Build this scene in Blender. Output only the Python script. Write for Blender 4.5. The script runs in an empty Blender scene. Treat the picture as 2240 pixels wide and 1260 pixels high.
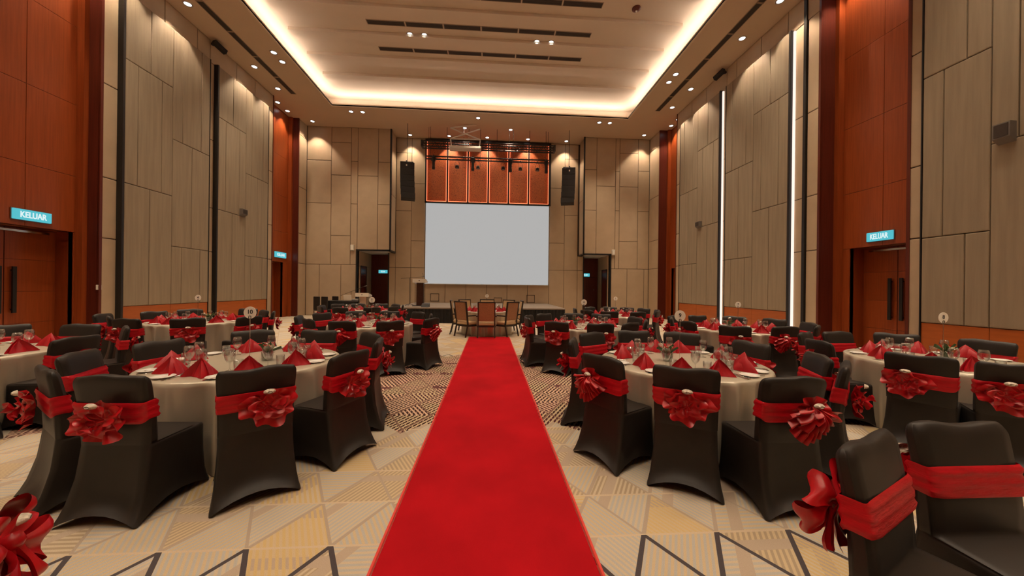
import bpy, math, random
from mathutils import Matrix, Vector, noise

random.seed(7)
C = bpy.context.scene.collection
SC = bpy.context.scene

# ------------------------------------------------------------------ camera, world, exposure
FPX = 746.0
YAW, PITCH, ROLL, EYE = 0.0651, 0.0, 0.0117, 1.52
cy, sy = math.cos(YAW), math.sin(YAW)
cr, sr = math.cos(ROLL), math.sin(ROLL)
Mw = Matrix(((1, 0, 0), (0, 0, -1), (0, 1, 0)))
Ry = Matrix(((cy, 0, -sy), (0, 1, 0), (sy, 0, cy)))
Rr = Matrix(((cr, -sr, 0), (sr, cr, 0), (0, 0, 1)))
W2C = Rr @ Ry @ Mw
rot = W2C.transposed() @ Matrix(((1, 0, 0), (0, -1, 0), (0, 0, -1)))
cam = bpy.data.cameras.new('camera')
cam.sensor_width = 36.0
cam.lens = FPX / 2240.0 * 36.0
cam.clip_start = 0.05
co = bpy.data.objects.new('camera', cam)
co.matrix_world = Matrix.Translation((0, 0, EYE)) @ rot.to_4x4()
C.objects.link(co)
SC.camera = co

world = bpy.data.worlds.new('world')
SC.world = world
world.use_nodes = True
world.node_tree.nodes['Background'].inputs[0].default_value = (1.0, 0.85, 0.7, 1)
world.node_tree.nodes['Background'].inputs[1].default_value = 0.02
SC.view_settings.view_transform = 'Standard'
SC.view_settings.look = 'None'
SC.view_settings.exposure = -0.28
SC.view_settings.gamma = 1.0
SC.view_settings.use_curve_mapping = False
SC.cycles.max_bounces = 6
SC.cycles.diffuse_bounces = 4
SC.cycles.glossy_bounces = 2
SC.cycles.transmission_bounces = 3
SC.cycles.adaptive_threshold = 0.05
SC.cycles.use_light_tree = False
SC.cycles.caustics_reflective = False
SC.cycles.caustics_refractive = False

# room constants (metres): X right, Y towards the stage, Z up
XL, XR = -9.46, 8.68          # wall faces
GL, GR = -9.33, 8.55          # faces of the grey fabric bays
H = 9.75                      # ceiling border
HT = H + 0.62                 # tray ceiling
TX0, TX1, TY0, TY1 = -7.27, 6.56, -5.0, 16.07   # tray opening
YW, YM, YB = 18.2, 19.2, -7.0   # wing walls, main back wall, rear wall
XC = -0.38

WARM = (1.0, 0.80, 0.58)
COVE_P, SPOT_P, WASH_P = 0.30, 0.25, 0.50

def area(name, loc, direction, sx, sy_, power, col, spread=math.pi):
    l = bpy.data.lights.new(name, 'AREA')
    l.shape = 'RECTANGLE'; l.size = sx; l.size_y = sy_; l.energy = power; l.color = col; l.spread = spread
    o = bpy.data.objects.new(name, l)
    o.location = loc
    o.rotation_euler = Vector(direction).to_track_quat('-Z', 'Y').to_euler()
    C.objects.link(o)
    return o

# LED lines hidden in the pocket of the ceiling tray (behind the lip, shining up and inward)
def cove_lights():
    col = (1.0, 0.85, 0.72)
    zz = H + 0.20
    for (x, dx) in ((TX0 - 0.22, 0.45), (TX1 + 0.22, -0.45)):
        l = bpy.data.lights.new('cove_led', 'AREA'); l.shape = 'RECTANGLE'
        l.size = 0.12; l.size_y = TY1 - TY0; l.energy = 620 * COVE_P; l.color = col
        o = bpy.data.objects.new('cove_led', l)
        o.location = (x, (TY0 + TY1) / 2, zz)
        n = Vector((dx, 0, 1)).normalized(); t = Vector((0, 1, 0)); s = t.cross(-n) * -1
        o.matrix_world = Matrix.Translation(o.location) @ Matrix((( -n).cross(t) * -1, t, -n)).transposed().to_4x4()
        C.objects.link(o)
    for (y, dy) in ((TY1 + 0.22, -0.45), (TY0 - 0.22, 0.45)):
        l = bpy.data.lights.new('cove_led', 'AREA'); l.shape = 'RECTANGLE'
        l.size = TX1 - TX0; l.size_y = 0.12; l.energy = 420 * COVE_P; l.color = col
        o = bpy.data.objects.new('cove_led', l)
        n = Vector((0, dy, 1)).normalized(); t = Vector((1, 0, 0)); z = -(-n)
        z = -n                      # local -Z is the shining side
        zax = -n
        yax = zax.cross(t)
        o.matrix_world = Matrix.Translation((XC, y, zz)) @ Matrix((t, yax, zax)).transposed().to_4x4()
        C.objects.link(o)
cove_lights()

# ------------------------------------------------------------------ materials
def new_mat(name):
    m = bpy.data.materials.new(name); m.use_nodes = True
    return m, m.node_tree, m.node_tree.nodes['Principled BSDF']

def pm(name, col, rough=0.6, metal=0.0, var=0.06, vscale=8.0, bump=0.0, bscale=200.0, sheen=0.0, spec=0.5,
       stretch=None, coat=0.0, aniso=0.0):
    m, nt, b = new_mat(name)
    b.inputs['Roughness'].default_value = rough
    b.inputs['Metallic'].default_value = metal
    b.inputs['Specular IOR Level'].default_value = spec
    if sheen: b.inputs['Sheen Weight'].default_value = sheen
    if coat:
        b.inputs['Coat Weight'].default_value = coat; b.inputs['Coat Roughness'].default_value = 0.25
    tc = nt.nodes.new('ShaderNodeTexCoord')
    src = tc.outputs['Object']
    if stretch:
        mp = nt.nodes.new('ShaderNodeMapping'); mp.inputs['Scale'].default_value = stretch
        nt.links.new(src, mp.inputs['Vector']); src = mp.outputs['Vector']
    nz = nt.nodes.new('ShaderNodeTexNoise'); nz.inputs['Scale'].default_value = vscale; nz.inputs['Detail'].default_value = 3
    nt.links.new(src, nz.inputs['Vector'])
    rp = nt.nodes.new('ShaderNodeValToRGB')
    rp.color_ramp.elements[0].position = 0.3; rp.color_ramp.elements[1].position = 0.7
    lo = tuple(max(0, c * (1 - var)) for c in col); hi = tuple(min(1, c * (1 + var)) for c in col)
    rp.color_ramp.elements[0].color = lo + (1,); rp.color_ramp.elements[1].color = hi + (1,)
    nt.links.new(nz.outputs['Fac'], rp.inputs['Fac'])
    nt.links.new(rp.outputs['Color'], b.inputs['Base Color'])
    if bump:
        n2 = nt.nodes.new('ShaderNodeTexNoise'); n2.inputs['Scale'].default_value = bscale; n2.inputs['Detail'].default_value = 2
        nt.links.new(src, n2.inputs['Vector'])
        bp = nt.nodes.new('ShaderNodeBump'); bp.inputs['Strength'].default_value = bump; bp.inputs['Distance'].default_value = 0.01
        nt.links.new(n2.outputs['Fac'], bp.inputs['Height']); nt.links.new(bp.outputs['Normal'], b.inputs['Normal'])
    return m

def em(name, col, strength):
    m, nt, b = new_mat(name)
    b.inputs['Base Color'].default_value = (0.0, 0.0, 0.0, 1)
    b.inputs['Roughness'].default_value = 0.5
    b.inputs['Emission Color'].default_value = col + (1,)
    b.inputs['Emission Strength'].default_value = strength
    return m

def glass_mat(name, tint=(0.97, 0.98, 0.98)):
    m = bpy.data.materials.new(name); m.use_nodes = True
    nt = m.node_tree; nt.nodes.clear()
    out = nt.nodes.new('ShaderNodeOutputMaterial'); mix = nt.nodes.new('ShaderNodeMixShader')
    tr = nt.nodes.new('ShaderNodeBsdfTransparent'); tr.inputs[0].default_value = tint + (1,)
    gl = nt.nodes.new('ShaderNodeBsdfGlossy'); gl.inputs['Roughness'].default_value = 0.04
    lw = nt.nodes.new('ShaderNodeLayerWeight'); lw.inputs['Blend'].default_value = 0.35
    mm = nt.nodes.new('ShaderNodeMath'); mm.operation = 'MULTIPLY_ADD'
    mm.inputs[1].default_value = 0.75; mm.inputs[2].default_value = 0.06
    nt.links.new(lw.outputs['Facing'], mm.inputs[0]); nt.links.new(mm.outputs[0], mix.inputs['Fac'])
    nt.links.new(tr.outputs[0], mix.inputs[1]); nt.links.new(gl.outputs[0], mix.inputs[2])
    nt.links.new(mix.outputs[0], out.inputs['Surface'])
    return m

M = {}
M['tan'] = pm('tan_wall_fabric', (0.50, 0.375, 0.25), 0.85, var=0.05, vscale=2.0, bump=0.15, bscale=400)
M['grey'] = pm('grey_wall_fabric', (0.30, 0.232, 0.158), 0.85, var=0.10, vscale=14.0, bump=0.2, bscale=300, stretch=(1, 1, 0.06))
M['backing'] = pm('dark_joint_backing', (0.06, 0.045, 0.035), 0.9)
M['black'] = pm('black_trim', (0.012, 0.010, 0.010), 0.45)
M['wood'] = pm('red_brown_wood_veneer', (0.315, 0.064, 0.0155), 0.33, var=0.14, vscale=5.0, stretch=(6, 6, 0.25), spec=0.4)
M['wood_dark'] = pm('dark_red_wood_veneer', (0.115, 0.020, 0.010), 0.35, var=0.14, vscale=5.0, stretch=(6, 6, 0.25), spec=0.4)  # on the niche returns this darker tone stands in for shade
M['wainscot'] = pm('orange_wood_wainscot', (0.43, 0.105, 0.018), 0.4, var=0.10, vscale=5.0, stretch=(4, 0.4, 4))
M['ceil'] = pm('ceiling_paint', (0.64, 0.49, 0.35), 0.9, var=0.02, vscale=1.0)
M['tray'] = pm('tray_ceiling_paint', (0.70, 0.58, 0.46), 0.9, var=0.02, vscale=1.0)
M['slot'] = pm('dark_vent_slot', (0.045, 0.030, 0.022), 0.7)
M['ventframe'] = pm('vent_frame_paint', (0.35, 0.26, 0.18), 0.6)
M['cover'] = pm('black_spandex_cover', (0.0165, 0.0118, 0.0090), 0.50, var=0.10, vscale=10.0, sheen=0.015, spec=0.42)
M['sash'] = pm('red_satin_sash', (0.52, 0.004, 0.014), 0.42, var=0.15, vscale=9.0, spec=0.35, bump=0.25, bscale=30, stretch=(1, 1, 6))
M['bow'] = pm('red_satin_bow', (0.46, 0.007, 0.013), 0.30, var=0.20, vscale=12.0, spec=0.5)
M['napkin'] = pm('red_napkin_cloth', (0.40, 0.007, 0.014), 0.42, var=0.10, vscale=18.0, spec=0.4)
M['pearl'] = pm('pearl_brooch', (0.55, 0.47, 0.38), 0.3, var=0.3, vscale=90, bump=0.4, bscale=200)
M['cloth'] = pm('champagne_satin_cloth', (0.50, 0.44, 0.34), 0.33, var=0.04, vscale=6.0, metal=0.25, spec=0.7)
M['ceramic'] = pm('white_ceramic', (0.75, 0.73, 0.68), 0.2)
M['steel'] = pm('polished_steel', (0.75, 0.73, 0.70), 0.16, metal=1.0, var=0.02)
M['card'] = pm('cream_card', (0.92, 0.87, 0.78), 0.6, var=0.02)
M['ink'] = pm('dark_ink', (0.02, 0.02, 0.022), 0.6)
M['leaf'] = pm('dark_green_leaf', (0.045, 0.095, 0.030), 0.45, var=0.3, vscale=30)
M['anthurium'] = pm('red_anthurium', (0.62, 0.045, 0.035), 0.25, var=0.1)
M['petal'] = pm('cream_petal', (0.72, 0.62, 0.40), 0.5, var=0.1)
M['glass'] = glass_mat('clear_glass')
M['runner'] = pm('red_runner_carpet', (0.47, 0.006, 0.012), 0.9, var=0.16, vscale=1.6, bump=0.5, bscale=700, spec=0.1)
M['runner_edge'] = pm('runner_edge_binding', (0.66, 0.055, 0.04), 0.8, var=0.05)
M['stage_skirt'] = pm('black_stage_skirt', (0.010, 0.009, 0.009), 0.7, var=0.2)
M['stage_deck'] = pm('grey_brown_stage_carpet', (0.20, 0.155, 0.12), 0.9, var=0.08)
M['upholstery'] = pm('beige_upholstery', (0.56, 0.38, 0.20), 0.75, var=0.06, vscale=40, bump=0.2)
M['upholstery_back'] = pm('brown_patterned_upholstery', (0.36, 0.17, 0.085), 0.7, var=0.25, vscale=60)
M['chairwood'] = pm('dark_chair_wood', (0.030, 0.018, 0.013), 0.35, var=0.2)
M['white'] = pm('white_plastic', (0.72, 0.66, 0.58), 0.5, var=0.02)
M['speaker'] = pm('black_speaker', (0.012, 0.011, 0.011), 0.5, var=0.2, vscale=60)
M['truss'] = pm('dark_truss_metal', (0.035, 0.031, 0.029), 0.4, metal=0.3)
M['greybox'] = pm('grey_speaker_box', (0.16, 0.14, 0.125), 0.5)
M['led'] = em('led_strip', (1.0, 0.80, 0.70), 1.5)
M['lens'] = em('downlight_lens', (0.86, 0.96, 1.0), 9.0)
M['lensring'] = pm('downlight_ring', (0.55, 0.47, 0.40), 0.35, metal=0.5)
M['screen'] = em('projection_screen_glow', (0.525, 0.522, 0.515), 1.0)
M['exit'] = em('exit_sign_glow', (0.10, 0.62, 0.72), 1.0)
M['exit_text'] = em('exit_sign_text', (0.80, 0.98, 1.0), 1.1)
M['decoled'] = em('deco_led', (1.0, 0.20, 0.085), 3.0)
M['brown'] = pm('lectern_dark_wood', (0.055, 0.018, 0.012), 0.3, var=0.2)
M['rear'] = M['tan']

for k_ in ('lens', 'exit', 'exit_text', 'screen'): M[k_].cycles.emission_sampling = 'NONE'    # too small or dim to be worth sampling

# lattice panel over the screen: orange with a fine screen pattern
def lattice_mat():
    m, nt, b = new_mat('orange_lattice')
    tc = nt.nodes.new('ShaderNodeTexCoord')
    vo = nt.nodes.new('ShaderNodeTexVoronoi'); vo.inputs['Scale'].default_value = 26.0; vo.feature = 'DISTANCE_TO_EDGE'
    nt.links.new(tc.outputs['Object'], vo.inputs['Vector'])
    rp = nt.nodes.new('ShaderNodeValToRGB')
    rp.color_ramp.elements[0].position = 0.03; rp.color_ramp.elements[0].color = (0.14, 0.030, 0.010, 1)
    rp.color_ramp.elements[1].position = 0.12; rp.color_ramp.elements[1].color = (0.52, 0.125, 0.030, 1)
    nt.links.new(vo.outputs['Distance'], rp.inputs['Fac'])
    nt.links.new(rp.outputs['Color'], b.inputs['Base Color'])
    b.inputs['Roughness'].default_value = 0.5
    return m
M['lattice'] = lattice_mat()

# ---- patterned ballroom carpet: triangle lattice with hatching, all in metres on the floor
class X_:
    nt = None
    def __init__(s, v): s.v = v
    @staticmethod
    def op(o, *a):
        n = X_.nt.nodes.new('ShaderNodeMath'); n.operation = o
        for i, q in enumerate(a):
            if isinstance(q, X_): X_.nt.links.new(q.v, n.inputs[i])
            else: n.inputs[i].default_value = q
        return X_(n.outputs[0])
    def __add__(s, o): return X_.op('ADD', s, o)
    def __sub__(s, o): return X_.op('SUBTRACT', s, o)
    def __mul__(s, o): return X_.op('MULTIPLY', s, o)
    def __truediv__(s, o): return X_.op('DIVIDE', s, o)
    def fl(s): return X_.op('FLOOR', s)
    def fr(s): return X_.op('FRACT', s)
    def lt(s, o): return X_.op('LESS_THAN', s, o)
    def gt(s, o): return X_.op('GREATER_THAN', s, o)
    def ab(s): return X_.op('ABSOLUTE', s)
def carpet_mat():
    m, nt, b = new_mat('patterned_ballroom_carpet')
    X_.nt = nt
    b.inputs['Roughness'].default_value = 0.95; b.inputs['Specular IOR Level'].default_value = 0.1
    tc = nt.nodes.new('ShaderNodeTexCoord'); sp = nt.nodes.new('ShaderNodeSeparateXYZ')
    nt.links.new(tc.outputs['Object'], sp.inputs[0])
    x, y = X_(sp.outputs[0]), X_(sp.outputs[1])
    s, hh = 0.47, 0.41
    v = (y - 2.055) / hh
    xs = (x + 1.38) / s
    a, b2 = xs - v * 0.5, xs + v * 0.5
    fa, fb, fv = a.fr(), b2.fr(), v.fr()
    def edge(f, w): return ((f - 0.5).ab()).gt(0.5 - w)
    def rnd(p, q, k):
        n = nt.nodes.new('ShaderNodeTexWhiteNoise'); n.noise_dimensions = '3D'
        cb = nt.nodes.new('ShaderNodeCombineXYZ')
        nt.links.new(p.v, cb.inputs[0]); nt.links.new(q.v, cb.inputs[1]); nt.links.new(k.v if isinstance(k, X_) else X_.op('ADD', k, 0.0).v, cb.inputs[2])
        nt.links.new(cb.outputs[0], n.inputs['Vector'])
        return X_(n.outputs['Value'])
    ca, cb_, cv = a.fl(), b2.fl(), v.fl()
    r1 = rnd(ca, cb_, cv); r2 = rnd(cb_, cv, ca + 7.0); r3 = rnd(cv, ca, cb_ + 13.0)
    # hatch direction depends on the triangle
    h1 = (a * 13.0).fr(); h2 = (b2 * 13.0).fr(); h3 = (v * 12.0).fr()
    s1 = r1.lt(0.45); s2 = r1.gt(0.82)
    hatch = h1 * s1 + h3 * s2 + h2 * (X_.op('SUBTRACT', 1.0, s1) * X_.op('SUBTRACT', 1.0, s2))
    stripe = hatch.gt(0.5)
    dash = ((x * 23.0).fr()).gt(0.14)
    # broad solid bars inside some triangles
    bar = ((fa - 0.30).ab().lt(0.09) * r2.gt(0.45)) + ((fv - 0.72).ab().lt(0.10) * r3.gt(0.55))
    bar = X_.op('MINIMUM', bar, 1.0)
    line = X_.op('MAXIMUM', edge(fa, 0.030), edge(fb, 0.022))
    line3 = edge(fv, 0.020)
    def mix(f, c1, c2):
        n = nt.nodes.new('ShaderNodeMix'); n.data_type = 'RGBA'
        nt.links.new(f.v, n.inputs['Factor'])
        for c, i in ((c1, 6), (c2, 7)):
            if isinstance(c, tuple): n.inputs[i].default_value = c + (1,)
            else: nt.links.new(c, n.inputs[i])
        return n.outputs[2]
    base = mix(r2.gt(0.55), (0.545, 0.42, 0.265), (0.545, 0.445, 0.315))
    alt = mix(r3.gt(0.62), (0.44, 0.415, 0.38), (0.39, 0.30, 0.205))
    cream = mix(stripe, base, alt)
    cream = mix(bar, cream, (0.445, 0.35, 0.265))
    cream = mix(r3.gt(0.78) * r1.gt(0.4) * stripe, cream, (0.56, 0.405, 0.20))
    cream = mix(line, cream, (0.41, 0.325, 0.25))
    cream = mix(line3, cream, (0.56, 0.44, 0.31))
    # near band with dark zigzag lines (repeats every 14 rows)
    rowk = X_.op('FLOORED_MODULO', cv, 14.0)
    darkrow = rowk.gt(12.5)
    dk = X_.op('MAXIMUM', edge(fa, 0.034), edge(fb, 0.034)) * darkrow
    cream = mix(dk, cream, (0.075, 0.062, 0.066))
    # maroon zone across the aisle
    zig = ((xs - (v * 0.0)).fr() - 0.5).ab() * 0.5
    yy = y + zig
    zone = yy.gt(3.85) * yy.lt(7.75)
    mz_bg = mix(r2.gt(0.6), (0.62, 0.42, 0.30), (0.58, 0.45, 0.29))
    g1 = (a * 8.0).fr(); g2 = (b2 * 8.0).fr()
    stripe2 = (g1 * s1 + g2 * X_.op('SUBTRACT', 1.0, s1)).gt(0.46)
    mz = mix(stripe2 * dash, mz_bg, mix(r3.gt(0.5), (0.050, 0.022, 0.018), (0.085, 0.025, 0.030)))
    mz = mix(bar * r1.gt(0.6), mz, (0.13, 0.050, 0.050))
    mz = mix(line, mz, (0.22, 0.12, 0.09))
    col = mix(zone, cream, mz)
    nz = nt.nodes.new('ShaderNodeTexNoise'); nz.inputs['Scale'].default_value = 260.0
    nt.links.new(tc.outputs['Object'], nz.inputs['Vector'])
    hs = nt.nodes.new('ShaderNodeHueSaturation')
    vv = X_(nz.outputs['Fac']) * 0.45 + 0.78
    nt.links.new(vv.v, hs.inputs['Value']); nt.links.new(col, hs.inputs['Color'])
    nt.links.new(hs.outputs['Color'], b.inputs['Base Color'])
    bp = nt.nodes.new('ShaderNodeBump'); bp.inputs['Strength'].default_value = 0.4; bp.inputs['Distance'].default_value = 0.01
    nt.links.new(nz.outputs['Fac'], bp.inputs['Height']); nt.links.new(bp.outputs['Normal'], b.inputs['Normal'])
    return m
M['carpet'] = carpet_mat()

# ------------------------------------------------------------------ mesh helpers
class MB:
    def __init__(s): s.v, s.f = [], []
    def add(s, vs, fs):
        k = len(s.v); s.v += [tuple(p) for p in vs]; s.f += [tuple(i + k for i in f) for f in fs]; return s
    def box(s, x0, x1, y0, y1, z0, z1):
        vs = [(x, y, z) for z in (z0, z1) for y in (y0, y1) for x in (x0, x1)]
        return s.add(vs, [(0, 2, 3, 1), (4, 5, 7, 6), (0, 1, 5, 4), (2, 6, 7, 3), (0, 4, 6, 2), (1, 3, 7, 5)])
    def bbox(s, x0, x1, y0, y1, z0, z1, b=0.01):
        # box with all edges chamfered
        vs = []; fs = []
        cx, cy_, cz = (x0 + x1) / 2, (y0 + y1) / 2, (z0 + z1) / 2
        hx, hy, hz = (x1 - x0) / 2, (y1 - y0) / 2, (z1 - z0) / 2
        idx = {}
        for sx in (-1, 1):
            for sy_ in (-1, 1):
                for sz in (-1, 1):
                    for ax in range(3):
                        d = [hx - b, hy - b, hz - b]; d[ax] += b
                        idx[(sx, sy_, sz, ax)] = len(vs)
                        vs.append((cx + sx * d[0], cy_ + sy_ * d[1], cz + sz * d[2]))
        for ax in range(3):
            for sgn in (-1, 1):
                o = [i for i in range(3) if i != ax]
                q = []
                for (p, r) in ((-1, -1), (1, -1), (1, 1), (-1, 1)):
                    t = [0, 0, 0]; t[ax] = sgn; t[o[0]] = p; t[o[1]] = r
                    q.append(idx[(t[0], t[1], t[2], ax)])
                fl = (sgn > 0) != (ax == 1)
                fs.append(tuple(q) if fl else tuple(reversed(q)))
        for ax in range(3):       # edges parallel to axis ax
            o = [i for i in range(3) if i != ax]
            for p in (-1, 1):
                for r in (-1, 1):
                    def key(e, a2):
                        t = [0, 0, 0]; t[ax] = e; t[o[0]] = p; t[o[1]] = r
                        return idx[(t[0], t[1], t[2], a2)]
                    fs.append((key(-1, o[0]), key(1, o[0]), key(1, o[1]), key(-1, o[1])))
        for sx in (-1, 1):
            for sy_ in (-1, 1):
                for sz in (-1, 1):
                    fs.append(tuple(idx[(sx, sy_, sz, a)] for a in range(3)))
        return s.add(vs, fs)
    def lathe(s, prof, n=16, c=(0, 0, 0), cap=True, sx=1.0, sy_=1.0):
        vs = []; fs = []
        for (r, z) in prof:
            for i in range(n):
                a = 2 * math.pi * i / n
                vs.append((c[0] + r * math.cos(a) * sx, c[1] + r * math.sin(a) * sy_, c[2] + z))
        for j in range(len(prof) - 1):
            for i in range(n):
                k = (i + 1) % n
                fs.append((j * n + i, j * n + k, (j + 1) * n + k, (j + 1) * n + i))
        if cap:
            fs.append(tuple(reversed(range(n)))); fs.append(tuple(range((len(prof) - 1) * n, len(prof) * n)))
        return s.add(vs, fs)
    def tube(s, pts, r, n=8, cap=True):
        pts = [Vector(p) for p in pts]; rings = []
        rr = r if isinstance(r, (list, tuple)) else [r] * len(pts)
        vs = []; fs = []
        for i, p in enumerate(pts):
            t = (pts[min(i + 1, len(pts) - 1)] - pts[max(i - 1, 0)]).normalized()
            up = Vector((0, 0, 1)) if abs(t.z) < 0.9 else Vector((1, 0, 0))
            u = t.cross(up).normalized(); w = t.cross(u).normalized()
            for k in range(n):
                a = 2 * math.pi * k / n
                vs.append(p + (u * math.cos(a) + w * math.sin(a)) * rr[i])
        for j in range(len(pts) - 1):
            for i in range(n):
                k = (i + 1) % n
                fs.append((j * n + i, j * n + k, (j + 1) * n + k, (j + 1) * n + i))
        if cap:
            fs.append(tuple(range(n))); fs.append(tuple(range((len(pts) - 1) * n, len(pts) * n)))
        return s.add(vs, fs)
    def beam(s, p, q, w, h):
        # straight bar of rectangular section between two points
        p, q = Vector(p), Vector(q); t = (q - p).normalized()
        up = Vector((0, 0, 1)) if abs(t.z) < 0.95 else Vector((0, 1, 0))
        u = t.cross(up).normalized() * w / 2; v_ = u.cross(t).normalized() * h / 2
        vs = [p + u + v_, p - u + v_, p - u - v_, p + u - v_, q + u + v_, q - u + v_, q - u - v_, q + u - v_]
        return s.add(vs, [(0, 1, 2, 3), (7, 6, 5, 4), (0, 4, 5, 1), (1, 5, 6, 2), (2, 6, 7, 3), (3, 7, 4, 0)])
    def grid(s, fn, nu, nv, wrap=False):
        vs = [fn(i / (nu if wrap else nu - 1), j / (nv - 1)) for j in range(nv) for i in range(nu)]
        fs = []
        for j in range(nv - 1):
            for i in range(nu if wrap else nu - 1):
                k = (i + 1) % nu
                fs.append((j * nu + i, j * nu + k, (j + 1) * nu + k, (j + 1) * nu + i))
        return s.add(vs, fs)
    def mesh(s, name, mat, smooth=False):
        me = bpy.data.meshes.new(name); me.from_pydata(s.v, [], s.f); me.validate()
        if smooth:
            me.polygons.foreach_set('use_smooth', [True] * len(me.polygons))
        me.materials.append(M[mat] if isinstance(mat, str) else mat); me.update()
        return me
    def build(s, name, mat, parent=None, smooth=False):
        o = bpy.data.objects.new(name, s.mesh(name, mat, smooth)); C.objects.link(o)
        if parent: o.parent = parent
        return o

def tag(o, label=None, cat=None, group=None, kind=None):
    if label: o['label'] = label
    if cat: o['category'] = cat
    if group: o['group'] = group
    if kind: o['kind'] = kind
    return o
def thing(name, label, cat, loc=(0, 0, 0), rz=0.0, group=None):
    o = bpy.data.objects.new(name, None); o.empty_display_size = 0.1
    C.objects.link(o); o.location = loc; o.rotation_euler = (0, 0, rz)
    return tag(o, label, cat, group)
def struct(name, mb, mat, label=None):
    o = mb.build(name, mat); tag(o, label, None, None, 'structure'); return o
def inst(name, me, parent=None, loc=None, rz=0.0, scale=None):
    o = bpy.data.objects.new(name, me); C.objects.link(o)
    if parent: o.parent = parent
    if loc is not None: o.location = loc
    o.rotation_euler = (0, 0, rz)
    if scale: o.scale = scale
    return o
KIDS = {}
def copy_tree(root, loc, rz, label, scale=None):
    r = root.copy(); C.objects.link(r); r.location = loc; r.rotation_euler = (0, 0, rz); r['label'] = label
    if scale: r.scale = scale
    for ch in list(root.children):
        c = ch.copy(); C.objects.link(c); c.parent = r
        for g in list(ch.children):
            d = g.copy(); C.objects.link(d); d.parent = c
    return r
ORD = ['first', 'second', 'third', 'fourth', 'fifth', 'sixth', 'seventh', 'eighth', 'ninth', 'tenth', 'eleventh', 'twelfth']

def text_mesh(body, size, depth, mat, name='text', bold=0.0):
    cu = bpy.data.curves.new(name, 'FONT'); cu.body = body; cu.size = size; cu.extrude = depth
    cu.align_x = 'CENTER'; cu.align_y = 'CENTER'; cu.offset = bold
    o = bpy.data.objects.new(name, cu); C.objects.link(o)
    bpy.context.view_layer.update()
    me = bpy.data.meshes.new_from_object(o.evaluated_get(bpy.context.evaluated_depsgraph_get()))
    bpy.data.objects.remove(o); me.name = name; me.materials.clear(); me.materials.append(M[mat])
    return me
def orient(o, right, up, loc):
    r, u = Vector(right), Vector(up); n = r.cross(u)
    o.matrix_basis = Matrix.Translation(loc) @ Matrix((r, u, n)).transposed().to_4x4()

# padded panel on a plane: origin o, axes u v, outward n
def pad(parent, o, u, v, n, u0, u1, v0, v1, th, mat, gap=0.006, bev=0.012, name='panel'):
    o, u, v, n = Vector(o), Vector(u), Vector(v), Vector(n)
    u0 += gap; u1 -= gap; v0 += gap; v1 -= gap
    b = min(bev, (u1 - u0) / 3, (v1 - v0) / 3, th * 0.8)
    def ring(d, k): return [o + u * a + v * c + n * d for a, c in ((u0 + k, v0 + k), (u1 - k, v0 + k), (u1 - k, v1 - k), (u0 + k, v1 - k))]
    vs = ring(0, 0) + ring(th - b, 0) + ring(th - b * 0.3, b * 0.3) + ring(th, b)
    fs = []
    for j in range(3):
        for i in range(4):
            k = (i + 1) % 4; fs.append((j * 4 + i, j * 4 + k, (j + 1) * 4 + k, (j + 1) * 4 + i))
    fs.append((12, 13, 14, 15))
    m = MB(); m.add(vs, fs)
    return m.build(name, mat, parent)

# ------------------------------------------------------------------ floor, ceiling, walls
m = MB(); m.add([(-13, YB - 0.3, 0), (12, YB - 0.3, 0), (12, 22, 0), (-13, 22, 0)], [(0, 1, 2, 3)])
floor = struct('floor', m, 'carpet', 'cream patterned ballroom carpet with hatched triangles and a maroon zone')

m = MB()   # ceiling border around the tray
for (x0, x1, y0, y1) in ((-12, TX0, YB, 22), (TX1, 11.5, YB, 22), (TX0, TX1, TY1, 22), (TX0, TX1, YB, TY0)):
    m.box(x0, x1, y0, y1, H, H + 0.06)
ceil = struct('ceiling', m, 'ceil', 'beige ceiling border around the recessed tray')
m = MB(); PK = 0.55
m.box(TX0 - PK, TX1 + PK, TY0 - PK, TY1 + PK, HT, HT + 0.1)                 # tray lid
for (x0, x1, y0, y1) in ((TX0 - PK - 0.05, TX0 - PK, TY0 - PK, TY1 + PK), (TX1 + PK, TX1 + PK + 0.05, TY0 - PK, TY1 + PK),
                         (TX0 - PK, TX1 + PK, TY1 + PK, TY1 + PK + 0.05), (TX0 - PK, TX1 + PK, TY0 - PK - 0.05, TY0 - PK)):
    m.box(x0, x1, y0, y1, H + 0.06, HT)
m.build('tray_lid', 'tray', ceil)
m = MB()   # lip trim
for (x0, x1, y0, y1) in ((TX0 - 0.06, TX0, TY0, TY1), (TX1, TX1 + 0.06, TY0, TY1), (TX0 - 0.06, TX1 + 0.06, TY1, TY1 + 0.06)):
    m.box(x0, x1, y0, y1, H - 0.015, H + 0.11)
m.build('tray_lip', 'tray', ceil)
yb = 14.72
while yb > TY0:
    m = MB(); m.box(TX0 + 0.28, TX1 - 0.28, yb - 0.16, yb + 0.16, HT - 0.10, HT + 0.01); m.build('ceiling_beam', 'tray', ceil)
    yb -= 1.215

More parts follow.
